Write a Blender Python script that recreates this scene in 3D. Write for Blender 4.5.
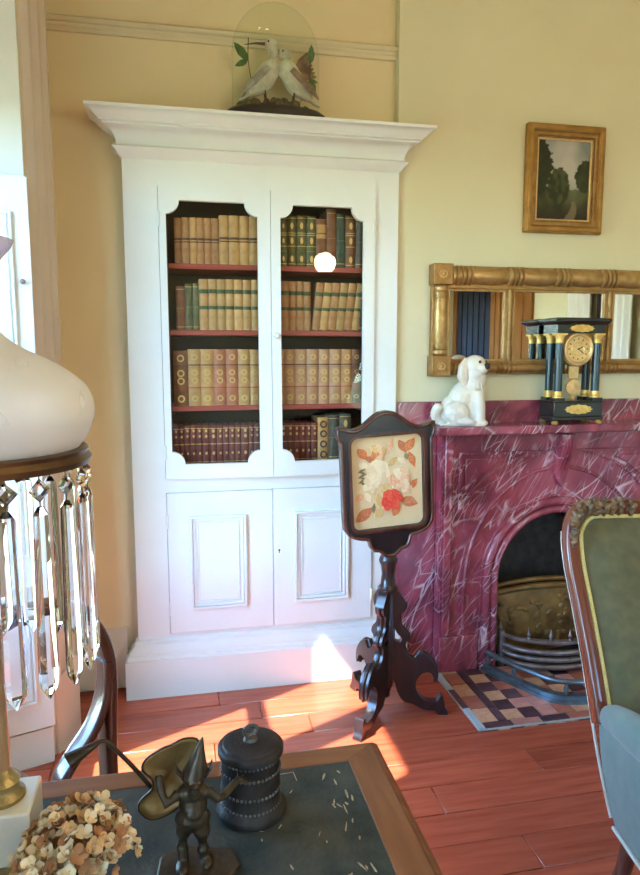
import bpy, bmesh, math, random
from mathutils import Vector, Matrix, noise
from mathutils.geometry import tessellate_polygon
PI = math.pi
random.seed(7)
for o in list(bpy.data.objects): bpy.data.objects.remove(o)
SC = bpy.context.scene
COL = SC.collection

# ------------------------------------------------------------------ camera
F_PX, EYE, YAW, PIT = 680.0, 1.5, math.radians(11.8), math.radians(7.3)
cam_d = bpy.data.cameras.new('camera'); cam = bpy.data.objects.new('camera', cam_d); COL.objects.link(cam)
cam.location = (0, 0, EYE); cam.rotation_euler = (PI/2-PIT, 0, -YAW)
cam_d.sensor_fit = 'VERTICAL'; cam_d.sensor_height = 36.0; cam_d.lens = F_PX/875*36.0; cam_d.clip_start = .02
SC.camera = cam
FW = Vector((math.sin(YAW)*math.cos(PIT), math.cos(YAW)*math.cos(PIT), -math.sin(PIT)))
RT = Vector((math.cos(YAW), -math.sin(YAW), 0)); UP = RT.cross(FW)
def on(x, y, ax, v):                     # a photo pixel carried to a plane X, Y or Z = v
    d = FW*F_PX + RT*(x-320) + UP*(437.5-y); i = 'XYZ'.index(ax); c = Vector((0, 0, EYE))
    return c + d*((v-c[i])/d[i])

# ------------------------------------------------------------------ sky, sun, exposure
w = bpy.data.worlds.new('sky'); SC.world = w; w.use_nodes = True
nt = w.node_tree; bg = nt.nodes['Background']
sk = nt.nodes.new('ShaderNodeTexSky'); sk.sky_type = 'NISHITA'; sk.sun_disc = False
sk.sun_elevation = math.radians(52); sk.sun_rotation = math.radians(240); sk.air_density = 1.0; sk.dust_density = 0.4; sk.ozone_density = 4.0
tint = nt.nodes.new('ShaderNodeMixRGB'); tint.blend_type = 'MULTIPLY'; tint.inputs[0].default_value = 1.0; tint.inputs[2].default_value = (.78, 1.04, 1.16, 1)   # clear blue sky
nt.links.new(sk.outputs['Color'], tint.inputs[1]); nt.links.new(tint.outputs[0], bg.inputs['Color']); bg.inputs['Strength'].default_value = 4.0
sun_d = bpy.data.lights.new('sun', 'SUN'); sun_d.energy = 27.0; sun_d.angle = math.radians(.55); sun_d.color = (1.0, .93, .83)
sun = bpy.data.objects.new('sun', sun_d); COL.objects.link(sun)
sun.rotation_euler = Vector((.90, .43, -1.30)).to_track_quat('-Z', 'Y').to_euler()
vs = SC.view_settings; vs.view_transform = 'Standard'; vs.look = 'None'; vs.gamma = 1.0; vs.use_curve_mapping = False
vs.exposure = 0.15
def portal(name, loc, rot, sx, sy):
    d = bpy.data.lights.new(name, 'AREA'); d.shape = 'RECTANGLE'; d.size = sx; d.size_y = sy; d.cycles.is_portal = True
    o = bpy.data.objects.new(name, d); COL.objects.link(o); o.location = loc; o.rotation_euler = rot

# ------------------------------------------------------------------ materials
MATS = {}
def node(nt, t, **kw):
    n = nt.nodes.new(t)
    for k, v in kw.items():
        if hasattr(n, k): setattr(n, k, v)
        else: n.inputs[k].default_value = v
    return n
def mat(name, col, rough=.5, metal=0., col2=None, scale=8., stretch=(1, 1, 1), mixr=(.35, .65), detail=4., bump=0., bscale=60., coat=0., spec=.5,
        trans=0., ior=1.45, emis=None, estr=0., rnd=0., sheen=0., rot=(0, 0, 0), dist=0., subs=0.):
    m = bpy.data.materials.new(name); m.use_nodes = True; nt = m.node_tree; p = nt.nodes['Principled BSDF']
    L = nt.links.new
    p.inputs['Roughness'].default_value = rough; p.inputs['Metallic'].default_value = metal
    p.inputs['Coat Weight'].default_value = coat; p.inputs['Coat Roughness'].default_value = .12
    p.inputs['Specular IOR Level'].default_value = spec; p.inputs['Transmission Weight'].default_value = trans
    p.inputs['IOR'].default_value = ior; p.inputs['Sheen Weight'].default_value = sheen
    tc = nt.nodes.new('ShaderNodeTexCoord'); mp = nt.nodes.new('ShaderNodeMapping')
    mp.inputs['Scale'].default_value = stretch; mp.inputs['Rotation'].default_value = rot
    L(tc.outputs['Object'], mp.inputs['Vector'])
    out = None
    if col2 is not None:
        n = node(nt, 'ShaderNodeTexNoise', Scale=scale, Detail=detail, Distortion=dist); L(mp.outputs[0], n.inputs['Vector'])
        r = nt.nodes.new('ShaderNodeValToRGB'); e = r.color_ramp.elements
        e[0].position, e[1].position = mixr; e[0].color = (*col, 1); e[1].color = (*col2, 1)
        L(n.outputs['Fac'], r.inputs['Fac']); out = r.outputs['Color']
    if rnd > 0:
        oi = nt.nodes.new('ShaderNodeObjectInfo'); hs = nt.nodes.new('ShaderNodeHueSaturation')
        mr = node(nt, 'ShaderNodeMapRange'); mr.inputs['To Min'].default_value = 1-rnd; mr.inputs['To Max'].default_value = 1+rnd
        L(oi.outputs['Random'], mr.inputs['Value']); L(mr.outputs[0], hs.inputs['Value'])
        if out: L(out, hs.inputs['Color'])
        else: hs.inputs['Color'].default_value = (*col, 1)
        out = hs.outputs['Color']
    if out: L(out, p.inputs['Base Color'])
    else: p.inputs['Base Color'].default_value = (*col, 1)
    if bump > 0:
        n2 = node(nt, 'ShaderNodeTexNoise', Scale=bscale, Detail=3.); L(mp.outputs[0], n2.inputs['Vector'])
        b = node(nt, 'ShaderNodeBump', Strength=bump); b.inputs['Distance'].default_value = .01
        L(n2.outputs['Fac'], b.inputs['Height']); L(b.outputs[0], p.inputs['Normal'])
    if emis: p.inputs['Emission Color'].default_value = (*emis, 1); p.inputs['Emission Strength'].default_value = estr
    MATS[name] = m; return m
def thin_glass(name, tint=(1, 1, 1), ior=1.5, rough=0.):
    m = bpy.data.materials.new(name); m.use_nodes = True; nt = m.node_tree; L = nt.links.new
    nt.nodes.remove(nt.nodes['Principled BSDF']); o = nt.nodes['Material Output']
    t = node(nt, 'ShaderNodeBsdfTransparent'); t.inputs['Color'].default_value = (*tint, 1)
    g = node(nt, 'ShaderNodeBsdfGlossy', Roughness=rough); f = node(nt, 'ShaderNodeFresnel', IOR=ior)
    ge = nt.nodes.new('ShaderNodeNewGeometry'); mr = node(nt, 'ShaderNodeMapRange'); mr.inputs['To Min'].default_value = ior; mr.inputs['To Max'].default_value = 1/ior
    L(ge.outputs['Backfacing'], mr.inputs['Value']); L(mr.outputs[0], f.inputs['IOR'])      # the same reflectance from both sides of a sheet
    mx = nt.nodes.new('ShaderNodeMixShader'); L(f.outputs[0], mx.inputs[0]); L(t.outputs[0], mx.inputs[1]); L(g.outputs[0], mx.inputs[2])
    L(mx.outputs[0], o.inputs['Surface']); MATS[name] = m; return m
def marble(name, base, dark, vein):
    m = bpy.data.materials.new(name); m.use_nodes = True; nt = m.node_tree; L = nt.links.new; p = nt.nodes['Principled BSDF']
    p.inputs['Roughness'].default_value = .22; p.inputs['Coat Weight'].default_value = .3; p.inputs['Coat Roughness'].default_value = .08
    tc = nt.nodes.new('ShaderNodeTexCoord'); 
    n1 = node(nt, 'ShaderNodeTexNoise', Scale=5., Detail=5., Distortion=1.2); L(tc.outputs['Object'], n1.inputs['Vector'])
    r1 = nt.nodes.new('ShaderNodeValToRGB'); e = r1.color_ramp.elements
    e[0].position = .34; e[0].color = (*dark, 1); e[1].position = .62; e[1].color = (*base, 1); L(n1.outputs['Fac'], r1.inputs['Fac'])
    colr = r1.outputs['Color']
    def veins(rot, sc, vs_, th, seedv, strength):
        nonlocal colr
        nz = node(nt, 'ShaderNodeTexNoise', Scale=3.5, Detail=4.); L(tc.outputs['Object'], nz.inputs['Vector'])
        ad = nt.nodes.new('ShaderNodeMixRGB'); ad.blend_type = 'ADD'; ad.inputs[0].default_value = .05
        L(tc.outputs['Object'], ad.inputs[1]); L(nz.outputs['Color'], ad.inputs[2])
        mp = nt.nodes.new('ShaderNodeMapping'); mp.inputs['Rotation'].default_value = rot; mp.inputs['Location'].default_value = (seedv, seedv*.7, 0)
        L(ad.outputs[0], mp.inputs['Vector'])
        mp2 = nt.nodes.new('ShaderNodeMapping'); mp2.inputs['Scale'].default_value = sc; L(mp.outputs[0], mp2.inputs['Vector'])
        v = nt.nodes.new('ShaderNodeTexVoronoi'); v.feature = 'DISTANCE_TO_EDGE'; v.inputs['Scale'].default_value = vs_; L(mp2.outputs[0], v.inputs['Vector'])
        r = nt.nodes.new('ShaderNodeValToRGB'); e = r.color_ramp.elements; e[0].position = 0; e[0].color = (1, 1, 1, 1); e[1].position = th; e[1].color = (0, 0, 0, 1)
        L(v.outputs['Distance'], r.inputs['Fac'])
        nm = node(nt, 'ShaderNodeTexNoise', Scale=7., Detail=2.); L(tc.outputs['Object'], nm.inputs['Vector'])
        mr = node(nt, 'ShaderNodeMapRange'); mr.inputs['From Min'].default_value = .42; mr.inputs['From Max'].default_value = .62; mr.inputs['To Max'].default_value = strength
        L(nm.outputs['Fac'], mr.inputs['Value'])
        mu = nt.nodes.new('ShaderNodeMath'); mu.operation = 'MULTIPLY'; L(r.outputs['Color'], mu.inputs[0]); L(mr.outputs[0], mu.inputs[1])
        mx = nt.nodes.new('ShaderNodeMixRGB'); mx.inputs[2].default_value = (*vein, 1); L(mu.outputs[0], mx.inputs[0]); L(colr, mx.inputs[1]); colr = mx.outputs[0]
    veins((0, math.radians(-34), 0), (1.0, .8, .17), 13., .030, 0.3, .85)
    veins((0, math.radians(-62), .4), (1.0, .8, .25), 8., .014, 2.1, .6)
    veins((0, math.radians(-26), 0), (1.0, .8, .13), 30., .04, 5.1, .4)
    L(colr, p.inputs['Base Color']); MATS[name] = m; return m

mat('plaster_cream', (.68, .63, .42), .85, col2=(.71, .66, .445), scale=2.5, bump=.05, bscale=90)
mat('plaster_tan', (.74, .61, .37), .85, col2=(.77, .64, .395), scale=2.5, bump=.05, bscale=90)
mat('plaster_ceiling', (.70, .64, .42), .9, col2=(.73, .67, .45), scale=3.)
mat('white_paint', (.745, .785, .765), .38, col2=(.775, .81, .79), scale=5., bump=.02, bscale=40, spec=.4)
mat('cream_trim', (.60, .505, .40), .45, col2=(.64, .545, .44), scale=5.)
mat('rail_cream', (.66, .56, .36), .5, col2=(.70, .60, .40), scale=5.)
mat('plank_wood', (.33, .062, .030), .27, col2=(.47, .105, .050), scale=3., stretch=(1.2, 14, 14), detail=7., bump=.06, bscale=18, rnd=.22, coat=.35, mixr=(.3, .7))
mat('floor_gap', (.06, .03, .02), .9, col2=(.45, .32, .26), scale=14., mixr=(.45, .6))
mat('shelf_red', (.33, .055, .04), .4, col2=(.40, .08, .055), scale=4., stretch=(1, 10, 10))
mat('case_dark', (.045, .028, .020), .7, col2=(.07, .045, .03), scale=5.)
mat('mahogany', (.055, .020, .014), .22, col2=(.10, .032, .020), scale=4., stretch=(10, 10, 1.2), detail=6., coat=.5)
mat('ebony_wood', (.014, .010, .012), .3, col2=(.028, .016, .018), scale=5., stretch=(8, 8, 1.5), coat=.4)
mat('rosewood', (.110, .026, .012), .22, col2=(.140, .034, .016), scale=3., stretch=(2, 2, 1.2), detail=2., coat=.4)
mat('carved_wood', (.075, .040, .018), .38, col2=(.17, .105, .05), scale=30., bump=.25, bscale=110)
mat('table_wood', (.15, .052, .018), .45, col2=(.23, .088, .032), scale=3.5, stretch=(1.2, 10, 10), detail=7., coat=.08, spec=.3)
mat('table_wood_side', (.15, .052, .018), .45, col2=(.23, .088, .032), scale=3.5, stretch=(10, 1.2, 10), detail=7., coat=.08, spec=.3)
mat('gilt', (.40, .235, .085), .42, .6, col2=(.29, .155, .05), scale=24., bump=.25, bscale=110)
mat('gilt_smooth', (.50, .32, .13), .36, .65, col2=(.38, .225, .08), scale=30., bump=.2, bscale=120)
mat('gilt_bright', (.86, .60, .20), .3, .7, col2=(.75, .48, .13), scale=60., bump=.3, bscale=160)
mat('gilt_pale', (.80, .58, .28), .36, .55, col2=(.70, .47, .2), scale=70., bump=.3, bscale=190)
mat('old_gilt', (.46, .26, .07), .42, .55, col2=(.30, .15, .035), scale=14., bump=.15, bscale=120)
mat('mirror_glass', (.86, .88, .86), .015, 1.0)
mat('black_lacquer', (.010, .013, .012), .16, col2=(.016, .02, .018), scale=9., coat=.5)
mat('blue_marble_column', (.006, .022, .036), .22, col2=(.012, .045, .062), scale=16., stretch=(1, 1, .3), coat=.2)
mat('dog_glaze', (.66, .60, .49), .25, col2=(.73, .69, .60), scale=9., coat=.5, bump=.3, bscale=75)
mat('dog_nose', (.03, .022, .02), .3)
mat('dog_ear', (.60, .48, .34), .3, col2=(.68, .59, .47), scale=40., coat=.5, bump=.3, bscale=110)
mat('black_base', (.014, .010, .012), .3, col2=(.022, .017, .018), scale=6., coat=.3)
mat('plume_grey', (.24, .21, .18), .8, col2=(.42, .38, .32), scale=35., bump=.4, bscale=120)
mat('plume_white', (.44, .41, .31), .8, col2=(.62, .60, .48), scale=30., bump=.4, bscale=120)
mat('plume_brown', (.16, .10, .065), .8, col2=(.32, .22, .15), scale=38., bump=.4, bscale=120)
mat('beak', (.12, .09, .07), .5)
mat('leaf_green', (.05, .12, .03), .6, col2=(.09, .17, .05), scale=30.)
mat('moss', (.06, .052, .028), .95, col2=(.15, .12, .065), scale=40., bump=.8, bscale=60)
mat('twig', (.10, .06, .03), .8)
mat('iron_black', (.018, .016, .015), .6, .3, col2=(.04, .032, .028), scale=22., bump=.2, bscale=50)
mat('soot', (.010, .009, .008), .9, col2=(.022, .018, .015), scale=9.)
mat('rust_plate', (.085, .042, .013), .5, .25, col2=(.30, .165, .045), scale=11., bump=.7, bscale=16, mixr=(.3, .7), detail=6.)
mat('steel_fender', (.20, .27, .31), .32, .75, col2=(.13, .17, .19), scale=18.)
mat('steel_bars', (.29, .245, .235), .38, .7, col2=(.17, .13, .125), scale=25.)
mat('tile_tan', (.50, .255, .135), .35, col2=(.60, .34, .20), scale=60., rnd=.15)
mat('tile_brick', (.36, .105, .062), .35, col2=(.44, .15, .09), scale=20., rnd=.15)
mat('tile_dark', (.070, .030, .040), .3, col2=(.11, .05, .06), scale=20., rnd=.2)
mat('tile_pink', (.50, .20, .16), .35, col2=(.56, .26, .2), scale=20., rnd=.15)
mat('tile_slate', (.34, .42, .45), .3, col2=(.42, .48, .50), scale=14.)
mat('grout', (.50, .46, .42), .9, col2=(.42, .38, .35), scale=40.)
marble('red_marble', (.34, .062, .095), (.16, .026, .048), (.76, .58, .64))
mat('canvas_cream', (.72, .55, .31), .85, col2=(.76, .60, .36), scale=240., bump=.3, bscale=420)
for nm, c, c2 in (('wool_red', (.66, .035, .025), (.80, .12, .07)), ('wool_white', (.83, .66, .40), (.87, .74, .52)), ('canvas_pale', (.77, .60, .34), (.80, .66, .42)), ('wool_pale', (.80, .50, .28), (.86, .62, .40)), ('wool_scarlet', (.74, .075, .04), (.82, .16, .09)), ('wool_pink', (.78, .36, .19), (.86, .54, .33)),
                  ('wool_orange', (.60, .17, .055), (.72, .29, .12)), ('wool_rust', (.50, .15, .06), (.62, .25, .12)), ('wool_gold', (.62, .40, .13), (.72, .52, .24)), ('wool_olive', (.20, .17, .08), (.30, .26, .14))):
    mat(nm, c, .9, col2=c2, scale=120., bump=.4, bscale=380)
mat('velvet_olive', (.062, .055, .020), .8, col2=(.088, .076, .028), scale=30., sheen=.15, bump=.08, bscale=300)
mat('velvet_teal', (.105, .140, .115), .85, spec=.2, col2=(.13, .168, .138), scale=18., sheen=.2, bump=.08, bscale=300)
mat('gimp_gold', (.50, .40, .12), .7, col2=(.62, .52, .20), scale=200., bump=.6, bscale=320)
mat('gimp_pale', (.46, .42, .32), .6, col2=(.58, .54, .43), scale=220., bump=.6, bscale=320)
mat('leather_top', (.020, .026, .020), .5, col2=(.058, .056, .040), scale=14., bump=.15, bscale=120, detail=8., spec=.3)
mat('leather_wear', (.30, .20, .10), .7, col2=(.42, .32, .19), scale=60.)
mat('bronze_dark', (.030, .020, .012), .38, .55, col2=(.075, .048, .026), scale=30., bump=.15, bscale=120)
mat('bronze_gold', (.34, .205, .075), .42, .55, col2=(.22, .125, .045), scale=26., bump=.12, bscale=90)
mat('tole_black', (.018, .013, .011), .5, .0, col2=(.034, .025, .021), scale=30., bump=.15, bscale=140, spec=.2)
mat('tole_edge', (.11, .095, .085), .35, .3, col2=(.06, .05, .045), scale=40.)
mat('marble_white', (.80, .77, .70), .25, col2=(.70, .67, .60), scale=6., detail=6., dist=1.5, coat=.4)
mat('brass_old', (.42, .31, .13), .4, .75, col2=(.25, .19, .09), scale=28., bump=.3, bscale=90)
mat('brass_rim', (.10, .055, .03), .3, .7, col2=(.17, .10, .05), scale=28.)
mat('column_amber', (.46, .25, .13), .2, .3, col2=(.55, .34, .2), scale=14., coat=.4)
mat('crystal', (1, 1, 1), .0, trans=1., ior=1.52)
mat('petal_cream', (.78, .62, .39), .8, col2=(.66, .44, .23), scale=45., rnd=.18, mixr=(.45, .75))
mat('petal_pale', (.80, .68, .48), .8, col2=(.70, .52, .32), scale=45., rnd=.12)
mat('petal_tan', (.52, .30, .13), .85, col2=(.68, .47, .26), scale=45., rnd=.22)
mat('petal_brown', (.30, .125, .05), .85, col2=(.45, .23, .10), scale=45., rnd=.22)
mat('vase_dark', (.018, .016, .020), .25, coat=.4)
mat('paper_edge', (.50, .40, .25), .9, col2=(.40, .31, .18), scale=90., stretch=(20, 1, 1))
mat('brass_knob', (.62, .47, .22), .3, .9)
mat('porcelain', (.85, .85, .80), .2)
mat('stained_pine', (.24, .095, .028), .9, col2=(.31, .13, .042), scale=4., stretch=(9, 9, 1), spec=.05)
mat('blue_board', (.022, .026, .040), .95, spec=.05, col2=(.042, .046, .066), scale=8., stretch=(8, 8, 1))
mat('dark_trim', (.020, .013, .012), .7, spec=.2)
mat('curtain_white', (.78, .77, .72), .9, col2=(.82, .81, .77), scale=6.)
mat('globe_lit', (.9, .86, .76), .3, emis=(1.0, .80, .55), estr=50.)
mat('lawn', (.26, .25, .08), .95, col2=(.33, .31, .13), scale=1.5)
mat('tooling_gold', (.62, .42, .16), .4, .5)
thin_glass('door_glass', (.93, .95, .93), 1.5)
thin_glass('window_glass', (.97, .98, .98), 1.35)
thin_glass('dome_glass', (.965, .985, .955), 1.32)
# frosted shade
m = bpy.data.materials.new('frosted_shade'); m.use_nodes = True; _n = m.node_tree; _p = _n.nodes['Principled BSDF']
_p.inputs['Base Color'].default_value = (.90, .89, .89, 1); _p.inputs['Roughness'].default_value = .42; _p.inputs['Coat Weight'].default_value = .15
_t = _n.nodes.new('ShaderNodeBsdfTranslucent'); _t.inputs['Color'].default_value = (.85, .82, .80, 1)
_x = _n.nodes.new('ShaderNodeMixShader'); _x.inputs[0].default_value = .28
_n.links.new(_p.outputs[0], _x.inputs[1]); _n.links.new(_t.outputs[0], _x.inputs[2]); _n.links.new(_x.outputs[0], _n.nodes['Material Output'].inputs['Surface']); MATS['frosted_shade'] = m
mat('etched_clear', (.74, .74, .75), .25)
mat('chimney_glass', (.86, .74, .78), .25, trans=.7)
# painted canvas: colour attribute
m = bpy.data.materials.new('oil_paint'); m.use_nodes = True; _n = m.node_tree; _a = _n.nodes.new('ShaderNodeVertexColor'); _a.layer_name = 'paint'
_n.links.new(_a.outputs['Color'], _n.nodes['Principled BSDF'].inputs['Base Color']); _n.nodes['Principled BSDF'].inputs['Roughness'].default_value = .35; MATS['oil_paint'] = m
# leather of books, one material for each hue
BOOKC = {'tan': ((.42, .24, .10), (.52, .32, .15)), 'honey': ((.52, .35, .13), (.60, .43, .19)), 'brown': ((.18, .085, .04), (.26, .13, .065)), 'green': ((.085, .125, .05), (.14, .17, .07)),
         'rose': ((.40, .155, .085), (.50, .23, .13)), 'maroon': ((.15, .030, .030), (.21, .055, .05)), 'bottle': ((.035, .085, .06), (.06, .12, .09)), 'slate': ((.075, .085, .085), (.11, .12, .11)), 'buff': ((.50, .33, .20), (.58, .41, .27))}
for k, (a, b) in BOOKC.items():
    a, b = tuple(q*(.82, .64, .52)[i] for i, q in enumerate(a)), tuple(q*(.94, .74, .60)[i] for i, q in enumerate(b)); mat('book_'+k, a, .5, col2=b, scale=26., bump=.12, bscale=120, rnd=.12)
mat('label_green', (.055, .085, .03), .5); mat('label_brown', (.10, .04, .02), .5); mat('label_red', (.30, .05, .03), .5); mat('label_dark', (.045, .03, .03), .5)

# ------------------------------------------------------------------ mesh builder
class MB:
    def __init__(s): s.v = []; s.f = []; s.m = []
    def add(s, vs, fs, mi=0):
        n = len(s.v); s.v += [tuple(p) for p in vs]; s.f += [tuple(i+n for i in f) for f in fs]; s.m += [mi]*len(fs); return s
    def box(s, x0, x1, y0, y1, z0, z1, mi=0):
        return s.add([(x0, y0, z0), (x1, y0, z0), (x1, y1, z0), (x0, y1, z0), (x0, y0, z1), (x1, y0, z1), (x1, y1, z1), (x0, y1, z1)],
                     [(0, 3, 2, 1), (4, 5, 6, 7), (0, 1, 5, 4), (1, 2, 6, 5), (2, 3, 7, 6), (3, 0, 4, 7)], mi)
    def prism(s, poly, a, b, ax='Y', holes=(), mi=0):
        """polygon (u,v) with holes extruded from a to b; ax Y: (u,v)=(x,z); Z: (x,y); X: (y,z)"""
        def P(u, v, t): return {'Y': (u, t, v), 'Z': (u, v, t), 'X': (t, u, v)}[ax]
        loops = [list(poly)] + [list(h) for h in holes]
        flat = [p for l in loops for p in l]; n = len(flat)
        tris = tessellate_polygon([[Vector((p[0], p[1], 0)) for p in l] for l in loops])
        vs_ = [P(u, v, a) for u, v in flat] + [P(u, v, b) for u, v in flat]; fs = []
        for t in tris: fs.append(tuple(t)); fs.append(tuple(i+n for i in reversed(t)))
        st = 0
        for l in loops:
            k = len(l)
            for i in range(k): j = (i+1) % k; fs.append((st+i, st+j, st+j+n, st+i+n))
            st += k
        return s.add(vs_, fs, mi)
    def lathe(s, prof, n=32, c=(0, 0, 0), sx=1., sy=1., mi=0, ang=None, cap=True):
        vs_, fs = [], []; k = len(prof)
        full = ang is None; a0, a1 = (0, 2*PI) if full else ang; cnt = n if full else n+1
        for i in range(cnt):
            a = a0+(a1-a0)*i/n
            for r, z in prof: vs_.append((c[0]+r*math.cos(a)*sx, c[1]+r*math.sin(a)*sy, c[2]+z))
        for i in range(n):
            j = (i+1) % cnt
            for q in range(k-1): fs.append((i*k+q, j*k+q, j*k+q+1, i*k+q+1))
        if full and cap:
            if prof[0][0] > 1e-6: fs.append(tuple(i*k for i in range(n))[::-1])
            if prof[-1][0] > 1e-6: fs.append(tuple(i*k+k-1 for i in range(n)))
        return s.add(vs_, fs, mi)
    def tube(s, pts, r, n=10, closed=False, flat=None, up=(0, 0, 1), mi=0):
        """swept ellipse; r number, or list per point; flat = ratio of second radius (along the frame's up)"""
        pts = [Vector(p) for p in pts]; k = len(pts); rs = r if isinstance(r, (list, tuple)) else [r]*k
        vs_, fs = [], []; U = Vector(up)
        for i, p in enumerate(pts):
            a = pts[(i-1) % k] if (i > 0 or closed) else p; b = pts[(i+1) % k] if (i < k-1 or closed) else p
            t = (b-a).normalized(); sd = t.cross(U)
            if sd.length < 1e-4: sd = t.cross(Vector((1, 0, 0)))
            sd.normalize(); u2 = sd.cross(t).normalized()
            fl = 1. if flat is None else flat
            for q in range(n):
                an = 2*PI*q/n; vs_.append(p+sd*(math.cos(an)*rs[i])+u2*(math.sin(an)*rs[i]*fl))
        for i in range(k if closed else k-1):
            j = (i+1) % k
            for q in range(n): q2 = (q+1) % n; fs.append((i*n+q, i*n+q2, j*n+q2, j*n+q))
        if not closed: fs.append(tuple(range(n))[::-1]); fs.append(tuple((k-1)*n+q for q in range(n)))
        return s.add(vs_, fs, mi)
    def ball(s, c, r, n=12, m=8, rot=None, mi=0):
        rx, ry, rz = r if isinstance(r, (list, tuple)) else (r, r, r); vs_ = []; fs = []; c = Vector(c)
        M = rot.to_matrix() if rot is not None else Matrix.Identity(3)
        vs_.append(c+M@Vector((0, 0, -rz)))
        for j in range(1, m):
            b = -PI/2+PI*j/m
            for i in range(n): a = 2*PI*i/n; vs_.append(c+M@Vector((rx*math.cos(a)*math.cos(b), ry*math.sin(a)*math.cos(b), rz*math.sin(b))))
        vs_.append(c+M@Vector((0, 0, rz))); T = len(vs_)-1
        for i in range(n):
            j = (i+1) % n; fs.append((0, 1+j, 1+i)); fs.append((T, 1+(m-2)*n+i, 1+(m-2)*n+j))
            for q in range(m-2): fs.append((1+q*n+i, 1+q*n+j, 1+(q+1)*n+j, 1+(q+1)*n+i))
        return s.add(vs_, fs, mi)
    def mould(s, path, prof, closed=False, mi=0):
        """profile (outward offset, z) swept along a plan polyline with mitred corners; outward = right of travel"""
        k = len(path); q = len(prof); vs_, fs = [], []
        for i in range(k):
            p = Vector(path[i]); ns = []
            if i > 0 or closed: d = (p-Vector(path[i-1])).normalized(); ns.append(Vector((d.y, -d.x)))
            if i < k-1 or closed: d = (Vector(path[(i+1) % k])-p).normalized(); ns.append(Vector((d.y, -d.x)))
            if len(ns) == 2: b = (ns[0]+ns[1]); b = b/(1+ns[0].dot(ns[1]))
            else: b = ns[0]
            for o, z in prof: vs_.append((p.x+b.x*o, p.y+b.y*o, z))
        for i in range(k if closed else k-1):
            j = (i+1) % k
            for a in range(q): c = (a+1) % q; fs.append((i*q+a, j*q+a, j*q+c, i*q+c))
        if not closed: fs.append(tuple(range(q))[::-1]); fs.append(tuple((k-1)*q+a for a in range(q)))
        return s.add(vs_, fs, mi)
    def warp(s, fn): s.v = [tuple(fn(Vector(p))) for p in s.v]; return s
    def mesh(s, name, mats, smooth=35):
        me = bpy.data.meshes.new(name); me.from_pydata(s.v, [], s.f)
        for m in (mats if isinstance(mats, (list, tuple)) else [mats]): me.materials.append(MATS[m])
        if isinstance(mats, (list, tuple)): me.polygons.foreach_set('material_index', s.m)
        bm = bmesh.new(); bm.from_mesh(me); bmesh.ops.recalc_face_normals(bm, faces=bm.faces); bm.to_mesh(me); bm.free()
        if smooth:
            me.polygons.foreach_set('use_smooth', [True]*len(me.polygons)); me.set_sharp_from_angle(angle=math.radians(smooth))
        me.update(); return me
def link(name, me, parent=None, loc=(0, 0, 0), rot=(0, 0, 0)):
    o = bpy.data.objects.new(name, me); COL.objects.link(o); o.location = loc; o.rotation_euler = rot
    if parent is not None: o.parent = parent
    return o
def build(mb, name, mats, parent=None, smooth=35, bevel=0., seg=2, loc=(0, 0, 0), rot=(0, 0, 0)):
    o = link(name, mb.mesh(name, mats, smooth), parent, loc, rot)
    if bevel:
        b = o.modifiers.new('bevel', 'BEVEL'); b.width = bevel; b.segments = seg; b.limit_method = 'ANGLE'; b.angle_limit = math.radians(40); b.harden_normals = False
    return o
def blob(mb, name, mats, parent=None, voxel=.004, sm=3, **k):     # several volumes melted into one continuous skin
    o = build(mb, name, mats, parent, **k)
    r = o.modifiers.new('remesh', 'REMESH'); r.mode = 'VOXEL'; r.voxel_size = voxel; r.use_smooth_shade = True
    s_ = o.modifiers.new('smooth', 'SMOOTH'); s_.iterations = sm; s_.factor = .5
    return o
def thing(name, label, cat, loc=(0, 0, 0), rotz=0., group=None):
    o = bpy.data.objects.new(name, None); COL.objects.link(o); o.location = loc; o.rotation_euler = (0, 0, rotz); o.empty_display_size = .05
    o['label'] = label; o['category'] = cat
    if group: o['group'] = group
    return o
def tag(o, label, cat, group=None):
    o['label'] = label; o['category'] = cat
    if group: o['group'] = group
    return o
def struct(o, label=None):
    o['kind'] = 'structure'
    if label: o['label'] = label
    return o
def cr(pts, sub=4, closed=False):        # smooth curve through points
    P = [Vector(p) for p in pts]; n = len(P); out = []
    for i in range(n if closed else n-1):
        a = P[(i-1) % n] if (closed or i > 0) else P[i]; b = P[i]; c = P[(i+1) % n]; d = P[(i+2) % n] if (closed or i < n-2) else c
        for k in range(sub):
            t = k/sub; out.append(.5*((2*b)+(c-a)*t+(2*a-5*b+4*c-d)*t*t+(3*b-a-3*c+d)*t**3))
    if not closed: out.append(P[-1])
    return [tuple(p) for p in out]
def arc(cx, cy, r, a0, a1, n): return [(cx+r*math.cos(math.radians(a0+(a1-a0)*i/n)), cy+r*math.sin(math.radians(a0+(a1-a0)*i/n))) for i in range(n+1)]
def rrect(x0, x1, z0, z1, r, n=5):
    return arc(x1-r, z1-r, r, 0, 90, n)+arc(x0+r, z1-r, r, 90, 180, n)+arc(x0+r, z0+r, r, 180, 270, n)+arc(x1-r, z0+r, r, 270, 360, n)
def rect(x0, x1, z0, z1): return [(x0, z0), (x1, z0), (x1, z1), (x0, z1)]

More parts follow.
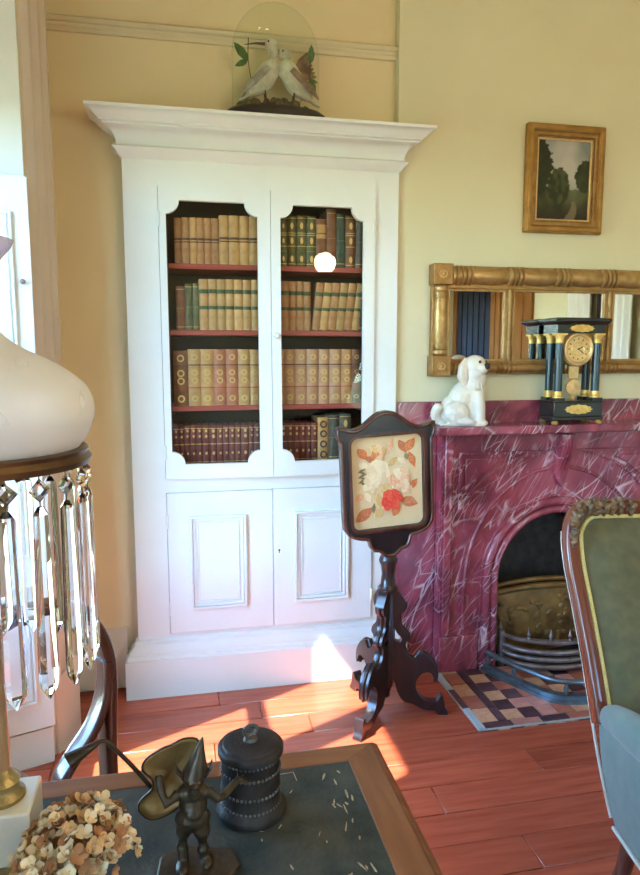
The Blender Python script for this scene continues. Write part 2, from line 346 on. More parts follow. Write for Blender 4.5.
# ================================================================== THE SETTING
XL, XR, YB, YR, ZC = -.48, 3.9, 3.0, -3.4, 3.4        # left wall, right wall, back wall, rear wall, ceiling
BRY, XC = 2.95, 1.75                                  # chimney breast face, fireplace centre
BX0, BX1 = .962, 2.538
struct(build(MB().box(-60, 60, -60, 60, -.60, -.50), 'ground', 'lawn'), 'green lawn outside the windows')
fl = struct(build(MB().box(XL-.4, XR+.1, YR-.1, YB+.4, -.10, -.006), 'floor', 'floor_gap'), 'red-brown polished plank floor')
PW = .14; y = 1.78-37*PW; row = 0; rnd = random.Random(3)
HX0, HX1, HY0 = 1.135, 2.365, 2.352
def plank(x0, x1, y0, y1):
    dz = rnd.uniform(-.0012, .0006)
    build(MB().box(x0+.0012, x1-.0012, y0+.0017, y1-.0017, -.006, dz), 'plank', 'plank_wood', fl, bevel=.002, seg=1)
while y < YB+.05:
    y0, y1 = max(y, YR), min(y+PW, YB+.05); y += PW; row += 1
    if y1-y0 < .01: continue
    cuts = [XL]; x = XL+rnd.uniform(.5, 2.0)
    while x < XR-.4: cuts.append(x); x += rnd.uniform(1.4, 2.4)
    cuts.append(XR)
    for a, b in zip(cuts, cuts[1:]):
        if y1 > HY0+.005:
            if a < HX0: plank(a, min(b, HX0), y0, y1)
            if b > HX1: plank(max(a, HX1), b, y0, y1)
            if y0 < HY0-.02 and b > HX0 and a < HX1: plank(max(a, HX0), min(b, HX1), y0, HY0)
        else: plank(a, b, y0, y1)
for a, b in ((1.20, 2.525), (-.95, .35), (-3.00, -1.75)):      # boards running into the window bays
    k = a-.02
    while k < b+.04: plank(XL-.262, XL, k, min(k+PW, b+.06)); k += PW
struct(build(MB().box(XL-.4, XR+.1, YR-.1, YB+.4, ZC, ZC+.1), 'ceiling', 'plaster_ceiling'), 'plain white plaster ceiling')
# back wall with the recess the bookcase is built into
CX0, CX1 = -.196, .961
mb = MB().box(XL-.4, CX0, YB, YB+.3, 0, ZC).box(CX0, CX1, YB, YB+.3, 2.42, ZC).box(CX1, BX0+.01, YB, YB+.3, 0, ZC).box(BX1-.01, XR+.1, YB, YB+.3, 0, ZC).box(CX0, CX1, YB+.24, YB+.3, 0, 2.42)
struct(build(mb, 'wall_back', 'plaster_tan', smooth=0), 'tan-cream plaster wall behind the white bookcase')
mb = MB().box(1.34, 2.16, YB+.34, YB+.4, 0, .92).box(BX0, 1.34, BRY, YB+.4, 0, ZC).box(2.16, BX1, BRY, YB+.4, 0, ZC).box(1.34, 2.16, BRY, YB+.4, .92, ZC)
struct(build(mb, 'wall_chimney_breast', 'plaster_cream', smooth=0), 'cream plaster chimney breast above the marble fireplace')
# left wall: tall windows with splayed reveals; second and third added for fill light
WIN = [(1.20, 2.525), (-.95, .35), (-3.00, -1.75)]
WT = 2.92                                             # head of the openings
mb = MB()
ys = [YB+.3] + [v for a, b in WIN for v in (b, a)] + [YR-.1]
for i in range(0, len(ys), 2):
    hi, lo = ys[i], ys[i+1]
    s0 = .0 if i == 0 else .10; s1 = .0 if i+2 >= len(ys) else .10
    mb.prism([(XL, hi), (XL, lo), (XL-.36, lo-(.10 if i+2 < len(ys) else 0)), (XL-.36, hi+(.10 if i > 0 else 0))], 0, ZC, 'Z')
for a, b in WIN: mb.box(XL-.36, XL, a, b, WT, ZC).box(XL-.36, XL-.26, a-.1, b+.1, -.1, .10)
struct(build(mb, 'wall_left', 'plaster_cream', smooth=0), 'cream plaster window wall on the left')
struct(build(MB().box(XL-.72, XL-.36, YR-.6, YB+.6, 2.84, 2.93), 'sun_cut_eave', 'cream_trim'), 'unseen shallow slab added over the windows to cut high sun')  # added out of view to keep high sun off the bookcase
# right wall, with a stained door and boarded door; rear wall with an unseen window added for fill light
struct(build(MB().box(XR, XR+.2, YR-.1, YB+.3, 0, ZC), 'wall_right', 'plaster_cream', smooth=0), 'cream plaster wall facing the windows')
RW = [(2.62, 3.52)]
mb = MB(); xs = [XL-.36]+[v for a in RW for v in a]+[XR+.1]
for i in range(0, len(xs), 2): mb.box(xs[i], xs[i+1], YR-.2, YR, 0, ZC)
for a, b in RW: mb.box(a, b, YR-.2, YR, 2.15, ZC).box(a, b, YR-.2, YR, 0, .45)
struct(build(mb, 'wall_rear', 'plaster_cream', smooth=0), 'cream plaster wall behind the viewer')
# picture rail and baseboards
rail = [(0, 2.742), (.010, 2.744), (.012, 2.758), (.020, 2.762), (.022, 2.770), (.016, 2.774), (.028, 2.780), (.032, 2.788), (.024, 2.796), (.010, 2.797), (0, 2.798)]
struct(build(MB().mould([(XL, YB), (BX0, YB)], rail), 'trim_1', 'rail_cream', smooth=50), 'cream picture rail high on the wall behind the bookcase')
bb = [(0, .018), (.028, .018), (.028, .19), (.022, .20), (.022, .225), (.014, .24), (.010, .265), (.004, .285), (0, .285)]
struct(build(MB().mould([(XL, YB), (CX0-.05, YB)], bb), 'baseboard_back', 'cream_trim', smooth=50), 'cream moulded skirting beside the bookcase')
struct(build(MB().mould([(BX1, BRY), (BX1, YB), (XR, YB)], bb), 'baseboard_back_right', 'cream_trim', smooth=50), 'cream moulded skirting right of the chimney breast')
struct(build(MB().mould([(XR, YB), (XR, -.9)], bb), 'baseboard_right', 'cream_trim', smooth=50), 'cream moulded skirting on the right wall')
struct(build(MB().mould([(XL, .54), (XL, 1.01)], bb), 'baseboard_left', 'cream_trim', smooth=50), 'cream moulded skirting between the windows')
struct(build(MB().mould([(XL, 2.71), (XL, 2.968)], bb), 'baseboard_left_corner', 'cream_trim', smooth=50), 'short cream skirting in the corner by the window')

def french_window(idx, y0, y1, shutters):
    """glazed pair in the left wall between y0 and y1"""
    w_ = bpy.data.objects.new('window_%d' % idx, None); COL.objects.link(w_); w_.location = (XL-.3, (y0+y1)/2, .10)
    struct(w_, ('tall white glazed window nearest the bookcase', 'tall white glazed window left of the viewer, added for fill light', 'tall white glazed window added for fill light in the rear left corner')[idx-1])
    o = (-(XL-.3), -(y0+y1)/2, -.10)
    a, b = y0-.08, y1+.08 if not shutters else y1-.0
    X = XL-.30; zt = WT
    yc = (1.755+1.895)/2 if shutters else (y0+y1)/2
    g0, g1 = (1.40, 2.235) if shutters else (y0+.1, y1-.1)
    # frame
    build(MB().prism(rect(y0-.10, y1+.10, .10, zt), X-.04, X+.03, 'X', [rect(g0-.06, g1+.06, .16, zt-.06)]), 'window_frame', 'white_paint', w_, loc=o)
    for s_, (q0, q1) in enumerate(((g0-.058, yc-.002), (yc+.002, g1+.058))):
        i0, i1 = q0+.058, q1-.062
        if s_ == 1: i0, i1 = q0+.062, q1-.058
        holes = [rect(i0, i1, za, zb) for za, zb in ((.62, 1.515), (1.575, 2.30))]
        lf = build(MB().prism(rect(q0, q1, .165, zt-.065), X-.025, X+.02, 'X', holes), 'window_leaf', 'white_paint', w_, loc=o)
        for za, zb in ((.26, .55), (2.38, 2.78)): build(MB().prism(rect(i0+.03, i1-.03, za, zb), X+.02, X+.03, 'X'), 'panel', 'white_paint', lf, bevel=.006)  # upper panel, out of view, made solid to cut high sky light
        for za, zb in ((.62, 1.515), (1.575, 2.30)):
            build(MB().box(X-.005, X-.001, i0, i1, za, zb), 'pane', 'window_glass', lf)
    # architrave on the room side
    for sgn, ye in ((1, y1), (-1, y0)):
        def yy(d): return ye+sgn*d
        prof = [(XL, yy(.175)), (XL+.060, yy(.175)), (XL+.060, yy(.145)), (XL+.048, yy(.135)), (XL+.042, yy(.10)), (XL+.046, yy(.090)), (XL+.030, yy(.075)), (XL+.022, yy(.045)), (XL+.026, yy(.035)), (XL+.006, yy(.005)), (XL, yy(.004))]
        c_ = build(MB().prism(prof, .30, zt+.13, 'Z'), 'casing', 'cream_trim', w_, smooth=50, loc=o)
        build(MB().prism([(XL, yy(.18)), (XL+.066, yy(.18)), (XL+.066, yy(.14)), (XL+.030, yy(.03)), (XL+.010, yy(.003)), (XL, yy(.003))], 0, .30, 'Z'), 'plinth_block', 'cream_trim', c_, bevel=.003)
    build(MB().box(XL, XL+.05, y0-.18, y1+.18, zt+.01, zt+.15), 'head_casing', 'cream_trim', w_, bevel=.008, loc=o)
    # lining boards on the splayed sides
    for sgn, ye in ((1, y1), (-1, y0)):
        e = .004
        pts = [(XL+.004, ye-sgn*e), (XL-.27, ye+sgn*(.075-e)), (XL-.27, ye+sgn*(.075-e)-sgn*.012), (XL+.004, ye-sgn*(e+.012))]
        if shutters and sgn == 1: pts = [(XL-.004, ye-.004), (XL-.27, ye-.098), (XL-.27, ye-.114), (XL-.004, ye-.018)]
        r_ = build(MB().prism(pts, .10, zt, 'Z'), 'reveal_lining', 'white_paint', w_, loc=o)
        if shutters and sgn == 1:
            pl = [(XL-.002, ye-.010), (XL-.27, ye-.108), (XL-.27, ye-.140), (XL+.002, ye-.042)]
            build(MB().prism(pl, 0, .135, 'Z'), 'reveal_plinth', 'white_paint', r_, bevel=.003)
    return w_
for _i, _w in enumerate(WIN): french_window(_i+1, *_w, _i == 0)
# the open shutter leaf folded back against the far reveal
Y1 = WIN[0][1]
sh = thing('window_shutter', 'tall white panelled shutter folded back beside the bright window', 'shutter', (XL+.010, Y1-.030, .15), math.atan2(-.094, -.266))
mb = MB().box(.006, .262, .004, .030, 0, 1.915); build(mb, 'leaf', 'white_paint', sh, bevel=.003)
for z0, z1 in ((.10, .52), (.62, 1.80)):
    def fr(i): return rect(.062+i, .206-i, z0+i, z1-i)
    for i, (ins, th) in enumerate(((0, .040), (.014, .035))):
        build(MB().prism(fr(ins), .030, th, 'Y', [fr(ins+.009)]), 'moulding', 'white_paint', sh, bevel=.002)
build(MB().lathe([(0, 0), (.004, 0), (.004, .006), (.009, .010), (.009, .015), (.005, .019), (0, .019)], 12).warp(lambda p: Vector((p.x+.038, .030+p.z, p.y+1.575))), 'knob', 'steel_bars', sh)
for i, (a, b) in enumerate(RW):
    w_ = bpy.data.objects.new('window_%d' % (i+4), None); COL.objects.link(w_); w_.location = ((a+b)/2, YR-.1, .45); struct(w_, 'unseen sash window added in the rear wall for fill light')
    o = (-(a+b)/2, -(YR-.1), -.45); m_ = (a+b)/2
    holes = [rect(x0, x1, z0, z1) for x0, x1 in ((a+.07, m_-.018), (m_+.018, b-.07)) for z0, z1 in ((.53, 1.28), (1.33, 2.08))]
    build(MB().prism(rect(a, b, .45, 2.15), YR-.13, YR-.07, 'Y', holes), 'sash', 'white_paint', w_, loc=o)
    for x0, x1 in ((a+.07, m_-.018), (m_+.018, b-.07)):
        for z0, z1 in ((.53, 1.28), (1.33, 2.08)): build(MB().box(x0, x1, YR-.102, YR-.098, z0, z1), 'pane', 'window_glass', w_, loc=o)
    build(MB().prism(rect(a-.13, b+.13, .40, 2.28), YR, YR+.035, 'Y', [rect(a, b, .45, 2.15)]), 'casing', 'cream_trim', w_, bevel=.006, loc=o)
for (a, b) in WIN: portal('window_portal', (XL-.42, (a+b)/2, 1.5), (0, -PI/2, 0), 2.8, b-a+.1)
for (a, b) in RW: portal('window_portal', ((a+b)/2, YR-.16, 1.30), (PI/2, 0, 0), b-a, 1.8)

# right wall furnishing seen in the mirror
def wall_door(name, y0, y1, zt, matb, boards, lab, panels=False, seam='dark_trim'):
    d = bpy.data.objects.new(name, None); COL.objects.link(d); d.location = (XR, (y0+y1)/2, 0); struct(d, lab); o = (-XR, -(y0+y1)/2, 0)
    build(MB().prism([(y0-.12, 0), (y0-.12, zt+.12), (y1+.12, zt+.12), (y1+.12, 0), (y1, 0), (y1, zt), (y0, zt), (y0, 0)], XR-.035, XR, 'X'), 'casing', 'stained_pine', d, bevel=.006, loc=o)
    if panels:
        lf = build(MB().box(XR-.022, XR-.001, y0+.002, y1-.002, .005, zt-.003), 'leaf', matb, d, loc=o)
        for z0, z1 in ((.2, .85), (1.0, zt-.15)):
            for q in (0, 1):
                c0 = y0+.08+q*(y1-y0-.1)/2; build(MB().box(XR-.032, XR-.022, c0, c0+(y1-y0)/2-.12, z0, z1), 'panel', matb, lf, bevel=.008)
        build(MB().ball((XR-.06, y1-.05, 1.0), .028), 'door_knob', 'brass_knob', lf)
    else:
        build(MB().box(XR-.008, XR-.001, y0+.002, y1-.002, .005, zt-.003), 'backing', seam, d, loc=o)
        wd = (y1-y0)/boards
        for k in range(boards): build(MB().box(XR-.022, XR-.008, y0+k*wd+.018, y0+(k+1)*wd-.018, .01, zt-.01), 'board', matb, d, bevel=.004, loc=o)
        b = build(MB().box(XR-.034, XR-.022, y0+.01, y1-.01, .98, 1.08), 'ledge', seam, d, loc=o)
wall_door('door_1', -3.27, -2.20, 2.35, 'blue_board', 6, 'blue-grey boarded door reflected at the left of the mirror')
wall_door('door_2', -1.94, -1.30, 2.35, 'stained_pine', 1, 'orange stained panelled door reflected in the mirror', True)
for i, (c0, c1) in enumerate(((-.36, .02), (.20, .62))):
    pts = []; n = 36
    for k in range(n+1): t = k/n; pts.append((XR-.10+.028*math.sin(t*PI*9), c0+(c1-c0)*t))
    poly = pts+[(x+.006, y_) for x, y_ in reversed(pts)]
    c_ = tag(build(MB().prism(poly, .02, 2.62, 'Z'), 'curtain', 'curtain_white', smooth=80), ('white pleated curtain hanging beside the stained door', 'white pleated curtain hanging nearest the chimney breast')[i], 'curtain', 'white curtains on the right wall')
pole = thing('curtain_pole', 'dark wooden curtain pole on the right wall', 'pole', (XR-.10, .13, 2.64))
build(MB().tube([(0, -.62, 0), (0, .62, 0)], .018, 14), 'rod', 'dark_trim', pole)
for s_ in (-1, 1):
    build(MB().ball((0, s_*.64, 0), .035), 'finial', 'dark_trim', pole); build(MB().box(.0, .10, s_*.55-.012, s_*.55+.012, -.012, .012), 'bracket', 'dark_trim', pole)
tp = build(MB().prism(cr([(-.44, 0), (-.46, .6), (-.43, 1.4), (-.40, 2.2), (-.42, 2.62)], 4)+[(-.37, 2.62), (-.35, 2.2), (-.375, 1.4), (-.40, .6), (-.38, 0)], XR-.07, XR-.03, 'X'), 'drape', 'dark_trim')
tag(tp, 'narrow dark drape beside white curtain on right wall', 'drape')
tp = build(MB().prism(cr([(.035, 0), (.06, .7), (.10, 1.5), (.07, 2.3), (.05, 2.62)], 4)+[(.15, 2.62), (.17, 2.3), (.19, 1.5), (.15, .7), (.13, 0)], XR-.07, XR-.03, 'X'), 'drape', 'dark_trim')
tag(tp, 'wide dark drape between the two white curtains', 'drape')

# ================================================================== BUILT-IN BOOKCASE
FY = 2.93
bc = thing('bookcase', 'tall white built-in bookcase with glazed upper doors and panelled lower doors', 'bookcase', (.38, FY, 0))
BO = (-.38, -FY, 0)
DT, DB, LT, LB = 2.164, .953, .895, .264
DX0, DXM, DX1 = -.061, .398, .855
face = MB().prism(rect(CX0, CX1, .18, 2.30), FY, FY+.03, 'Y', [rect(DX0, DX1, DB, DT), rect(DX0, DX1, LB, LT)])
build(face, 'face_frame', 'white_paint', bc, loc=BO)
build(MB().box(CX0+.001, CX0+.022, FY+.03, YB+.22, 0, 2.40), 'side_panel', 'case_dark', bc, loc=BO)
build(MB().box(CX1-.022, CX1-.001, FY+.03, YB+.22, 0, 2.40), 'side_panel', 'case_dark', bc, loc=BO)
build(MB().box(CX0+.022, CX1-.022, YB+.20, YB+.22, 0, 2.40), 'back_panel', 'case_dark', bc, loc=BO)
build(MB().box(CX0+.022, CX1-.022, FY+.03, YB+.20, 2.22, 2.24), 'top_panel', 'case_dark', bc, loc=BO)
IX0, IX1 = -.024, .832          # inside of the book bays
SPY = 2.992
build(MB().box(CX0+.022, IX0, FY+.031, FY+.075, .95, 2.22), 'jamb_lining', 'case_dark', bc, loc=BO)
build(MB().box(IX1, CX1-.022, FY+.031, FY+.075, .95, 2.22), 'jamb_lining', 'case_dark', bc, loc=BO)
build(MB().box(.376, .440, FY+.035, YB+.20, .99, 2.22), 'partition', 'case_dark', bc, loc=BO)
SZ = [1.862, 1.586, 1.262, 1.005]
for z in SZ:
    for a, b in ((CX0+.023, .376), (.440, CX1-.023)):
        build(MB().box(a, b, FY+.046, YB+.199, z-.022, z), 'shelf', 'shelf_red', bc, bevel=.003, loc=BO)
# cornice
cp = [(0, 2.262), (.012, 2.272), (.020, 2.286), (.030, 2.292), (.034, 2.299), (.026, 2.306), (.018, 2.308), (.018, 2.318), (.022, 2.335), (.032, 2.352), (.048, 2.366), (.064, 2.372), (.066, 2.378), (.078, 2.381), (.080, 2.388),
      (.090, 2.394), (.100, 2.406), (.114, 2.415), (.122, 2.417), (.124, 2.428), (0, 2.428)]
co = build(MB().mould([(CX0, YB-.002), (CX0, FY), (CX1, FY), (CX1, BRY-.002)], cp), 'cornice', 'white_paint', bc, smooth=40, loc=BO)
build(MB().box(CX0+.001, CX1-.001, FY+.001, YB-.003, 2.405, 2.427), 'cornice_top', 'white_paint', co)
# plinth with its moulding
pp = [(0, 0), (.055, 0), (.055, .168), (.046, .172), (.044, .186), (.036, .192), (.034, .206), (.026, .218), (.016, .226), (.014, .240), (.004, .248), (0, .248)]
build(MB().mould([(CX0, YB-.032), (CX0, FY), (CX1, FY), (CX1, BRY-.002)], pp), 'plinth', 'white_paint', bc, smooth=40, loc=BO)
# glazed doors; their meeting corners have sprung forward a little at the bottom
def door_warp(xh, xm):
    def fn(p):
        u = (p.x-xh)/(xm-xh); v = (p.z-DB)/(DT-DB); k = max(0., (.55-v)/.55)
        return Vector((p.x, p.y-.028*max(0, u)*k**1.3, p.z))
    return fn
def scallop(x0, x1, z0, z1, r, n=7):
    return arc(x0, z0, r, 90, 0, n)+arc(x1, z0, r, 180, 90, n)+arc(x1, z1, r, 270, 180, n)+arc(x0, z1, r, 360, 270, n)
def densify(loop, d=.06):
    out = []
    for i in range(len(loop)):
        a, b = Vector(loop[i]), Vector(loop[(i+1) % len(loop)]); n = max(1, int((b-a).length/d))
        out += [tuple(a.lerp(b, k/n)) for k in range(n)]
    return out
for s_, (a, b, g0, g1) in enumerate(((DX0+.002, DXM-.001, -.030, .344), (DXM+.001, DX1-.002, .440, .804))):
    fn = door_warp(a, b) if s_ == 0 else door_warp(b, a)
    op = densify(scallop(g0, g1, 1.018, 2.106, .054))
    d = build(MB().prism(densify(rect(a, b, DB+.002, DT-.002)), FY-.012, FY+.012, 'Y', [op]).warp(fn), 'glazed_door', 'white_paint', bc, smooth=30, loc=BO)
    gl = MB()
    nx, nz = 4, 14; vs_ = [(g0-.012+(g1-g0+.024)*i/nx, FY+.004, 1.006+1.112*j/nz) for j in range(nz+1) for i in range(nx+1)]
    gl.add(vs_, [(j*(nx+1)+i, j*(nx+1)+i+1, (j+1)*(nx+1)+i+1, (j+1)*(nx+1)+i) for j in range(nz) for i in range(nx)]).warp(fn)
    build(gl, 'pane', 'door_glass', d, smooth=80)
    hx = a-.004 if s_ == 0 else b-.006
    for z in (1.07, 2.03): build(MB().box(hx, hx+.010, FY-.017, FY-.010, z-.03, z+.03), 'hinge', 'white_paint', d, bevel=.003)
    if s_ == 1:
        build(MB().lathe([(0, 0), (.005, 0), (.005, .010), (.013, .016), (.014, .024), (.008, .031), (0, .032)], 14).warp(lambda p: Vector((p.x+DXM+.020, FY-.012-p.z, p.y+1.563))), 'knob', 'porcelain', d)
for s_, (a, b, p0, p1) in enumerate(((DX0+.002, DXM-.001, .034, .280), (DXM+.001, DX1-.002, .492, .742))):
    d = build(MB().box(a, b, FY-.010, FY+.012, LB+.002, LT-.002), 'panelled_door', 'white_paint', bc, bevel=.003, loc=BO)
    z0, z1 = .372, .790
    for ins, wd, y_ in ((0, .012, .024), (.013, .012, .017), (.032, .007, .014)):
        def fr(i): return rect(p0+i, p1-i, z0+i, z1-i)
        build(MB().prism(fr(ins), FY-y_, FY-.010, 'Y', [fr(ins+wd)]), 'moulding', 'white_paint', d, bevel=.003)
    hx = a-.004 if s_ == 0 else b-.006
    for z in (.38, .77): build(MB().box(hx, hx+.010, FY-.015, FY-.008, z-.03, z+.03), 'hinge', 'white_paint' if s_ == 0 else 'porcelain', d, bevel=.003)
    if s_ == 1:
        es = build(MB().prism([(x*.010, z*.022) for x, z in arc(0, 0, 1, 0, 360, 18)[:-1]], FY-.014, FY-.010, 'Y').warp(lambda p: p+Vector((.424, 0, .615))), 'escutcheon', 'porcelain', d)
        build(MB().lathe([(0, -.001), (.0045, -.001), (.0045, .001), (0, .001)], 10).warp(lambda p: Vector((p.x+.424, FY-.0145+p.z*.5, p.y+.618))).box(.4222, .4258, FY-.0150, FY-.0140, .604, .618), 'keyhole', 'dark_trim', es)

# ================================================================== BOOKS
ORD = ['first', 'second', 'third', 'fourth', 'fifth', 'sixth', 'seventh', 'eighth', 'ninth', 'tenth', 'eleventh', 'twelfth', 'thirteenth', 'fourteenth', 'fifteenth']
BDESC = {'tan': 'tan calf book', 'honey': 'honey-tan calf book', 'brown': 'dark brown book', 'green': 'green cloth book', 'rose': 'reddish-tan gilt book', 'maroon': 'small maroon book', 'bottle': 'bottle-green book', 'slate': 'slate-grey book', 'buff': 'buff-tan gilt book'}
SHN = ['top shelf', 'second shelf', 'third shelf', 'bottom shelf']
def spine_arc(w, off, n=8):
    b = .16*w; h = w/2
    return [(-h+2*h*i/n, -b*(1-(2*i/n-1)**2)-off*(1.0 if 0 < i < n else .3)) for i in range(n+1)]
def strip(mb, w, z0, z1, off):
    o = spine_arc(w*.992, off); i = spine_arc(w*.992, -.0006); mb.prism(o+i[::-1], z0, z1, 'Z')
def book(xl, xr, shelf, h, colr, style, label, lean=0., dep=.15, group=''):
    w = (xr-xl)-.0015; z = SZ[shelf]
    r = thing('book', label, 'book', ((xr if lean else (xl+xr)/2), SPY, z), 0, group); r.rotation_euler = (0, lean, 0)
    ox = -w/2 if lean else 0
    cov = MB(); t = min(.0035, w*.12)
    inner = [(w/2-t, .010), (-w/2+t, .010)]
    cov.prism(spine_arc(w, 0)+[(w/2, dep), (w/2-t, dep)]+inner+[(-w/2+t, dep), (-w/2, dep)], 0, h, 'Z')
    nb = 5
    for k in range(nb): zz = h*(.10+.8*k/(nb-1)); strip(cov, w, zz-.0028, zz+.0028, .0022)
    build(cov, 'cover', 'book_'+colr, r, smooth=50, loc=(ox, 0, 0))
    build(MB().box(-w/2+t+.0003, w/2-t-.0003, .011, dep-.004, .004, h-.004), 'pages', 'paper_edge', r, loc=(ox, 0, 0))
    def band(f0, f1, mt, nm, off=.0014):
        mb = MB(); strip(mb, w, h*f0, h*f1, off); build(mb, nm, mt, r, smooth=50, loc=(ox, 0, 0))
    gt = MB()
    if style == 'one': band(.46, .56, 'label_brown', 'title_label')
    elif style == 'two_green': band(.41, .475, 'label_green', 'title_label'); band(.72, .80, 'label_green', 'title_label')
    elif style == 'roundel':
        band(.285, .33, 'label_red', 'title_label'); band(.685, .735, 'label_brown', 'title_label')
        for f in (.13, .45, .59, .86):
            b = .16*w; gt.prism([(x*w*.26, z*w*.26+h*f) for x, z in arc(0, 0, 1, 0, 360, 12)[:-1]], -b-.0026, -b+.002, 'Y', [[(x*w*.15, z*w*.15+h*f) for x, z in arc(0, 0, 1, 0, 360, 12)[:-1]]])
    elif style == 'maroon':
        for f in (.06, .92, .52): strip(gt, w, h*f-.0016, h*f+.0016, .0026)
        b = .16*w
        for f in (.28, .72, .86): gt.prism([(x*w*.2, z*w*.26+h*f) for x, z in arc(0, 0, 1, 0, 360, 8)[:-1]], -b-.0024, -b+.002, 'Y')
    elif style == 'gilt':
        for f in (.05, .30, .40, .62, .66, .95): strip(gt, w, h*f-.0014, h*f+.0014, .0022)
        b = .16*w
        for f in (.15, .51, .80): gt.prism([(x*w*.16, z*w*.34+h*f) for x, z in arc(0, 0, 1, 0, 360, 10)[:-1]], -b-.0022, -b+.002, 'Y')
    elif style == 'halved': band(.60, .90, 'book_honey', 'title_label')
    elif style == 'rings':
        b = .16*w
        for f in (.14, .38, .62, .84):
            gt.prism([(x*w*.34, z*w*.34+h*f) for x, z in arc(0, 0, 1, 0, 360, 12)[:-1]], -b-.0026, -b+.002, 'Y', [[(x*w*.2, z*w*.2+h*f) for x, z in arc(0, 0, 1, 0, 360, 12)[:-1]]])
    else:
        for f in (.07, .5, .93): strip(gt, w, h*f-.0012, h*f+.0012, .0022)
    if gt.v: build(gt, 'gilt_tooling' if style != 'rings' else 'black_rings', 'tooling_gold' if style != 'rings' else 'label_dark', r, smooth=50, loc=(ox, 0, 0))['kind'] = 'stuff'
def pxrow(side, shelf, origin, scale, cuts, tops, cols, styles, leans=None):
    ox, oy = origin; n = len(cuts)-1
    base = SZ[shelf]
    for i in range(n):
        ym = oy+tops[i]/scale
        a = on(ox+cuts[i]/scale, ym+25, 'Y', SPY-.003).x; b = on(ox+cuts[i+1]/scale, ym+25, 'Y', SPY-.003).x
        h = on(ox+(cuts[i]+cuts[i+1])/2/scale, ym, 'Y', SPY-.003).z-base
        lab = '%s, %s from the left on the %s behind the %s glass door' % (BDESC[cols[i]], ORD[i], SHN[shelf], side)
        book(a, b, shelf, h, cols[i], styles[i], lab, (leans[i] if leans else 0.), group='books on the %s behind the %s door' % (SHN[shelf], side))
S = 5.82
pxrow('left', 0, (160, 190), S, [82, 125, 175, 216, 258, 300, 345, 402, 465, 520, 577], [162, 160, 160, 162, 164, 166, 148, 150, 152, 154], ['tan', 'tan', 'honey', 'tan', 'tan', 'tan', 'honey', 'honey', 'honey', 'honey'], ['one']*10)
pxrow('left', 1, (160, 190), S, [92, 148, 192, 228, 283, 333, 383, 432, 484, 533, 580], [560, 545, 545, 518, 518, 520, 520, 522, 524, 524], ['brown', 'green', 'green']+['honey']*7, ['plain', 'plain', 'plain']+['two_green']*7)
pxrow('left', 2, (160, 330), S, [78, 165, 238, 312, 385, 455, 525, 582], [120, 112, 112, 112, 112, 112, 114], ['brown', 'honey', 'honey', 'rose', 'rose', 'honey', 'honey'], ['roundel']*7)
pxrow('left', 3, (160, 330), S, [80, 112, 145, 180, 215, 250, 290, 335, 370, 405, 440, 475, 520, 550, 583], [560]*2+[555]*6+[552]*4+[548]*2, ['maroon']*14, ['maroon']*14)
pxrow('right', 0, (270, 190), S, [56, 100, 155, 212, 270, 330, 388, 440, 498, 546], [150, 150, 150, 152, 170, 112, 140, 150, 156], ['green', 'green', 'green', 'green', 'brown', 'brown', 'bottle', 'brown', 'slate'], ['gilt']*4+['halved', 'plain', 'plain', 'gilt', 'plain'])
pxrow('right', 1, (270, 190), S, [58, 112, 155, 198, 238], [530, 532, 532, 535], ['tan', 'tan', 'tan', 'tan'], ['two_green']*4)
ox, n0 = 270, 4
cuts = [240, 287, 334, 381, 428, 475, 520]
for i in range(6):
    a = on(ox+cuts[i]/S, 326, 'Y', SPY-.003).x; b = on(ox+cuts[i+1]/S, 326, 'Y', SPY-.003).x
    h = on(ox+330/S, 190+538/S, 'Y', SPY-.003).z-SZ[1]
    book(a, b, 1, h*.985, 'honey' if i % 2 else 'tan', 'two_green', 'leaning %s, %s from left on second shelf behind right glass door' % (BDESC['honey' if i % 2 else 'tan'], ORD[n0+i]), math.radians(7.0), group='books on the second shelf behind the right door')
book(.800, .830, 1, .19, 'slate', 'plain', 'slate-grey book, last on the second shelf behind the right glass door', 0, group='books on the second shelf behind the right door')
pxrow('right', 2, (270, 330), S, [56, 82, 148, 215, 283, 347, 417, 478, 528], [112]*8, ['buff']*6+['tan', 'brown'], ['roundel']*8)
pxrow('right', 3, (270, 330), S, [58, 100, 138, 175, 210, 243, 278, 342, 405, 470], [540]*6+[508, 496, 490], ['maroon']*6+['honey', 'slate', 'slate'], ['maroon']*6+['rings', 'plain', 'gilt'])

# ================================================================== GLASS DOME WITH BIRDS
DC = (.423, 2.902, 2.4285)
dm = thing('glass_dome', 'oval glass dome on black base above the bookcase, covering two birds', 'glass dome', DC)
build(MB().lathe([(0, 0), (.92, 0), (.985, .006), (1., .016), (.985, .028), (.93, .036), (.90, .040), (0, .040)], 48).warp(lambda p: Vector((p.x*.207, p.y*.092, p.z))), 'base', 'black_base', dm)
pr = [(.86, .0405)]+[(.86*(1 if z < .25 else math.sqrt(max(0, 1-((z-.25)/.205)**2))), z) for z in [.04+.03*k for k in range(1, 8)]+[.25+.205*math.sin(math.radians(q)) for q in range(10, 91, 8)]]
pr[-1] = (0.0, .455)
build(MB().lathe(pr, 48).warp(lambda p: Vector((p.x*.207, p.y*.092, p.z))), 'glass', 'dome_glass', dm, smooth=80)
mo = MB()
for q in range(26):
    a = rnd.uniform(0, 2*PI); r_ = math.sqrt(rnd.random()); mo.ball((.145*r_*math.cos(a), .062*r_*math.sin(a), .050), (.022, .014, .020+.035*(1-r_)), 8, 6)
tag(blob(mo, 'moss_mound', 'moss', None, .006, 1, loc=DC), 'brown moss mound under the glass dome', 'moss')
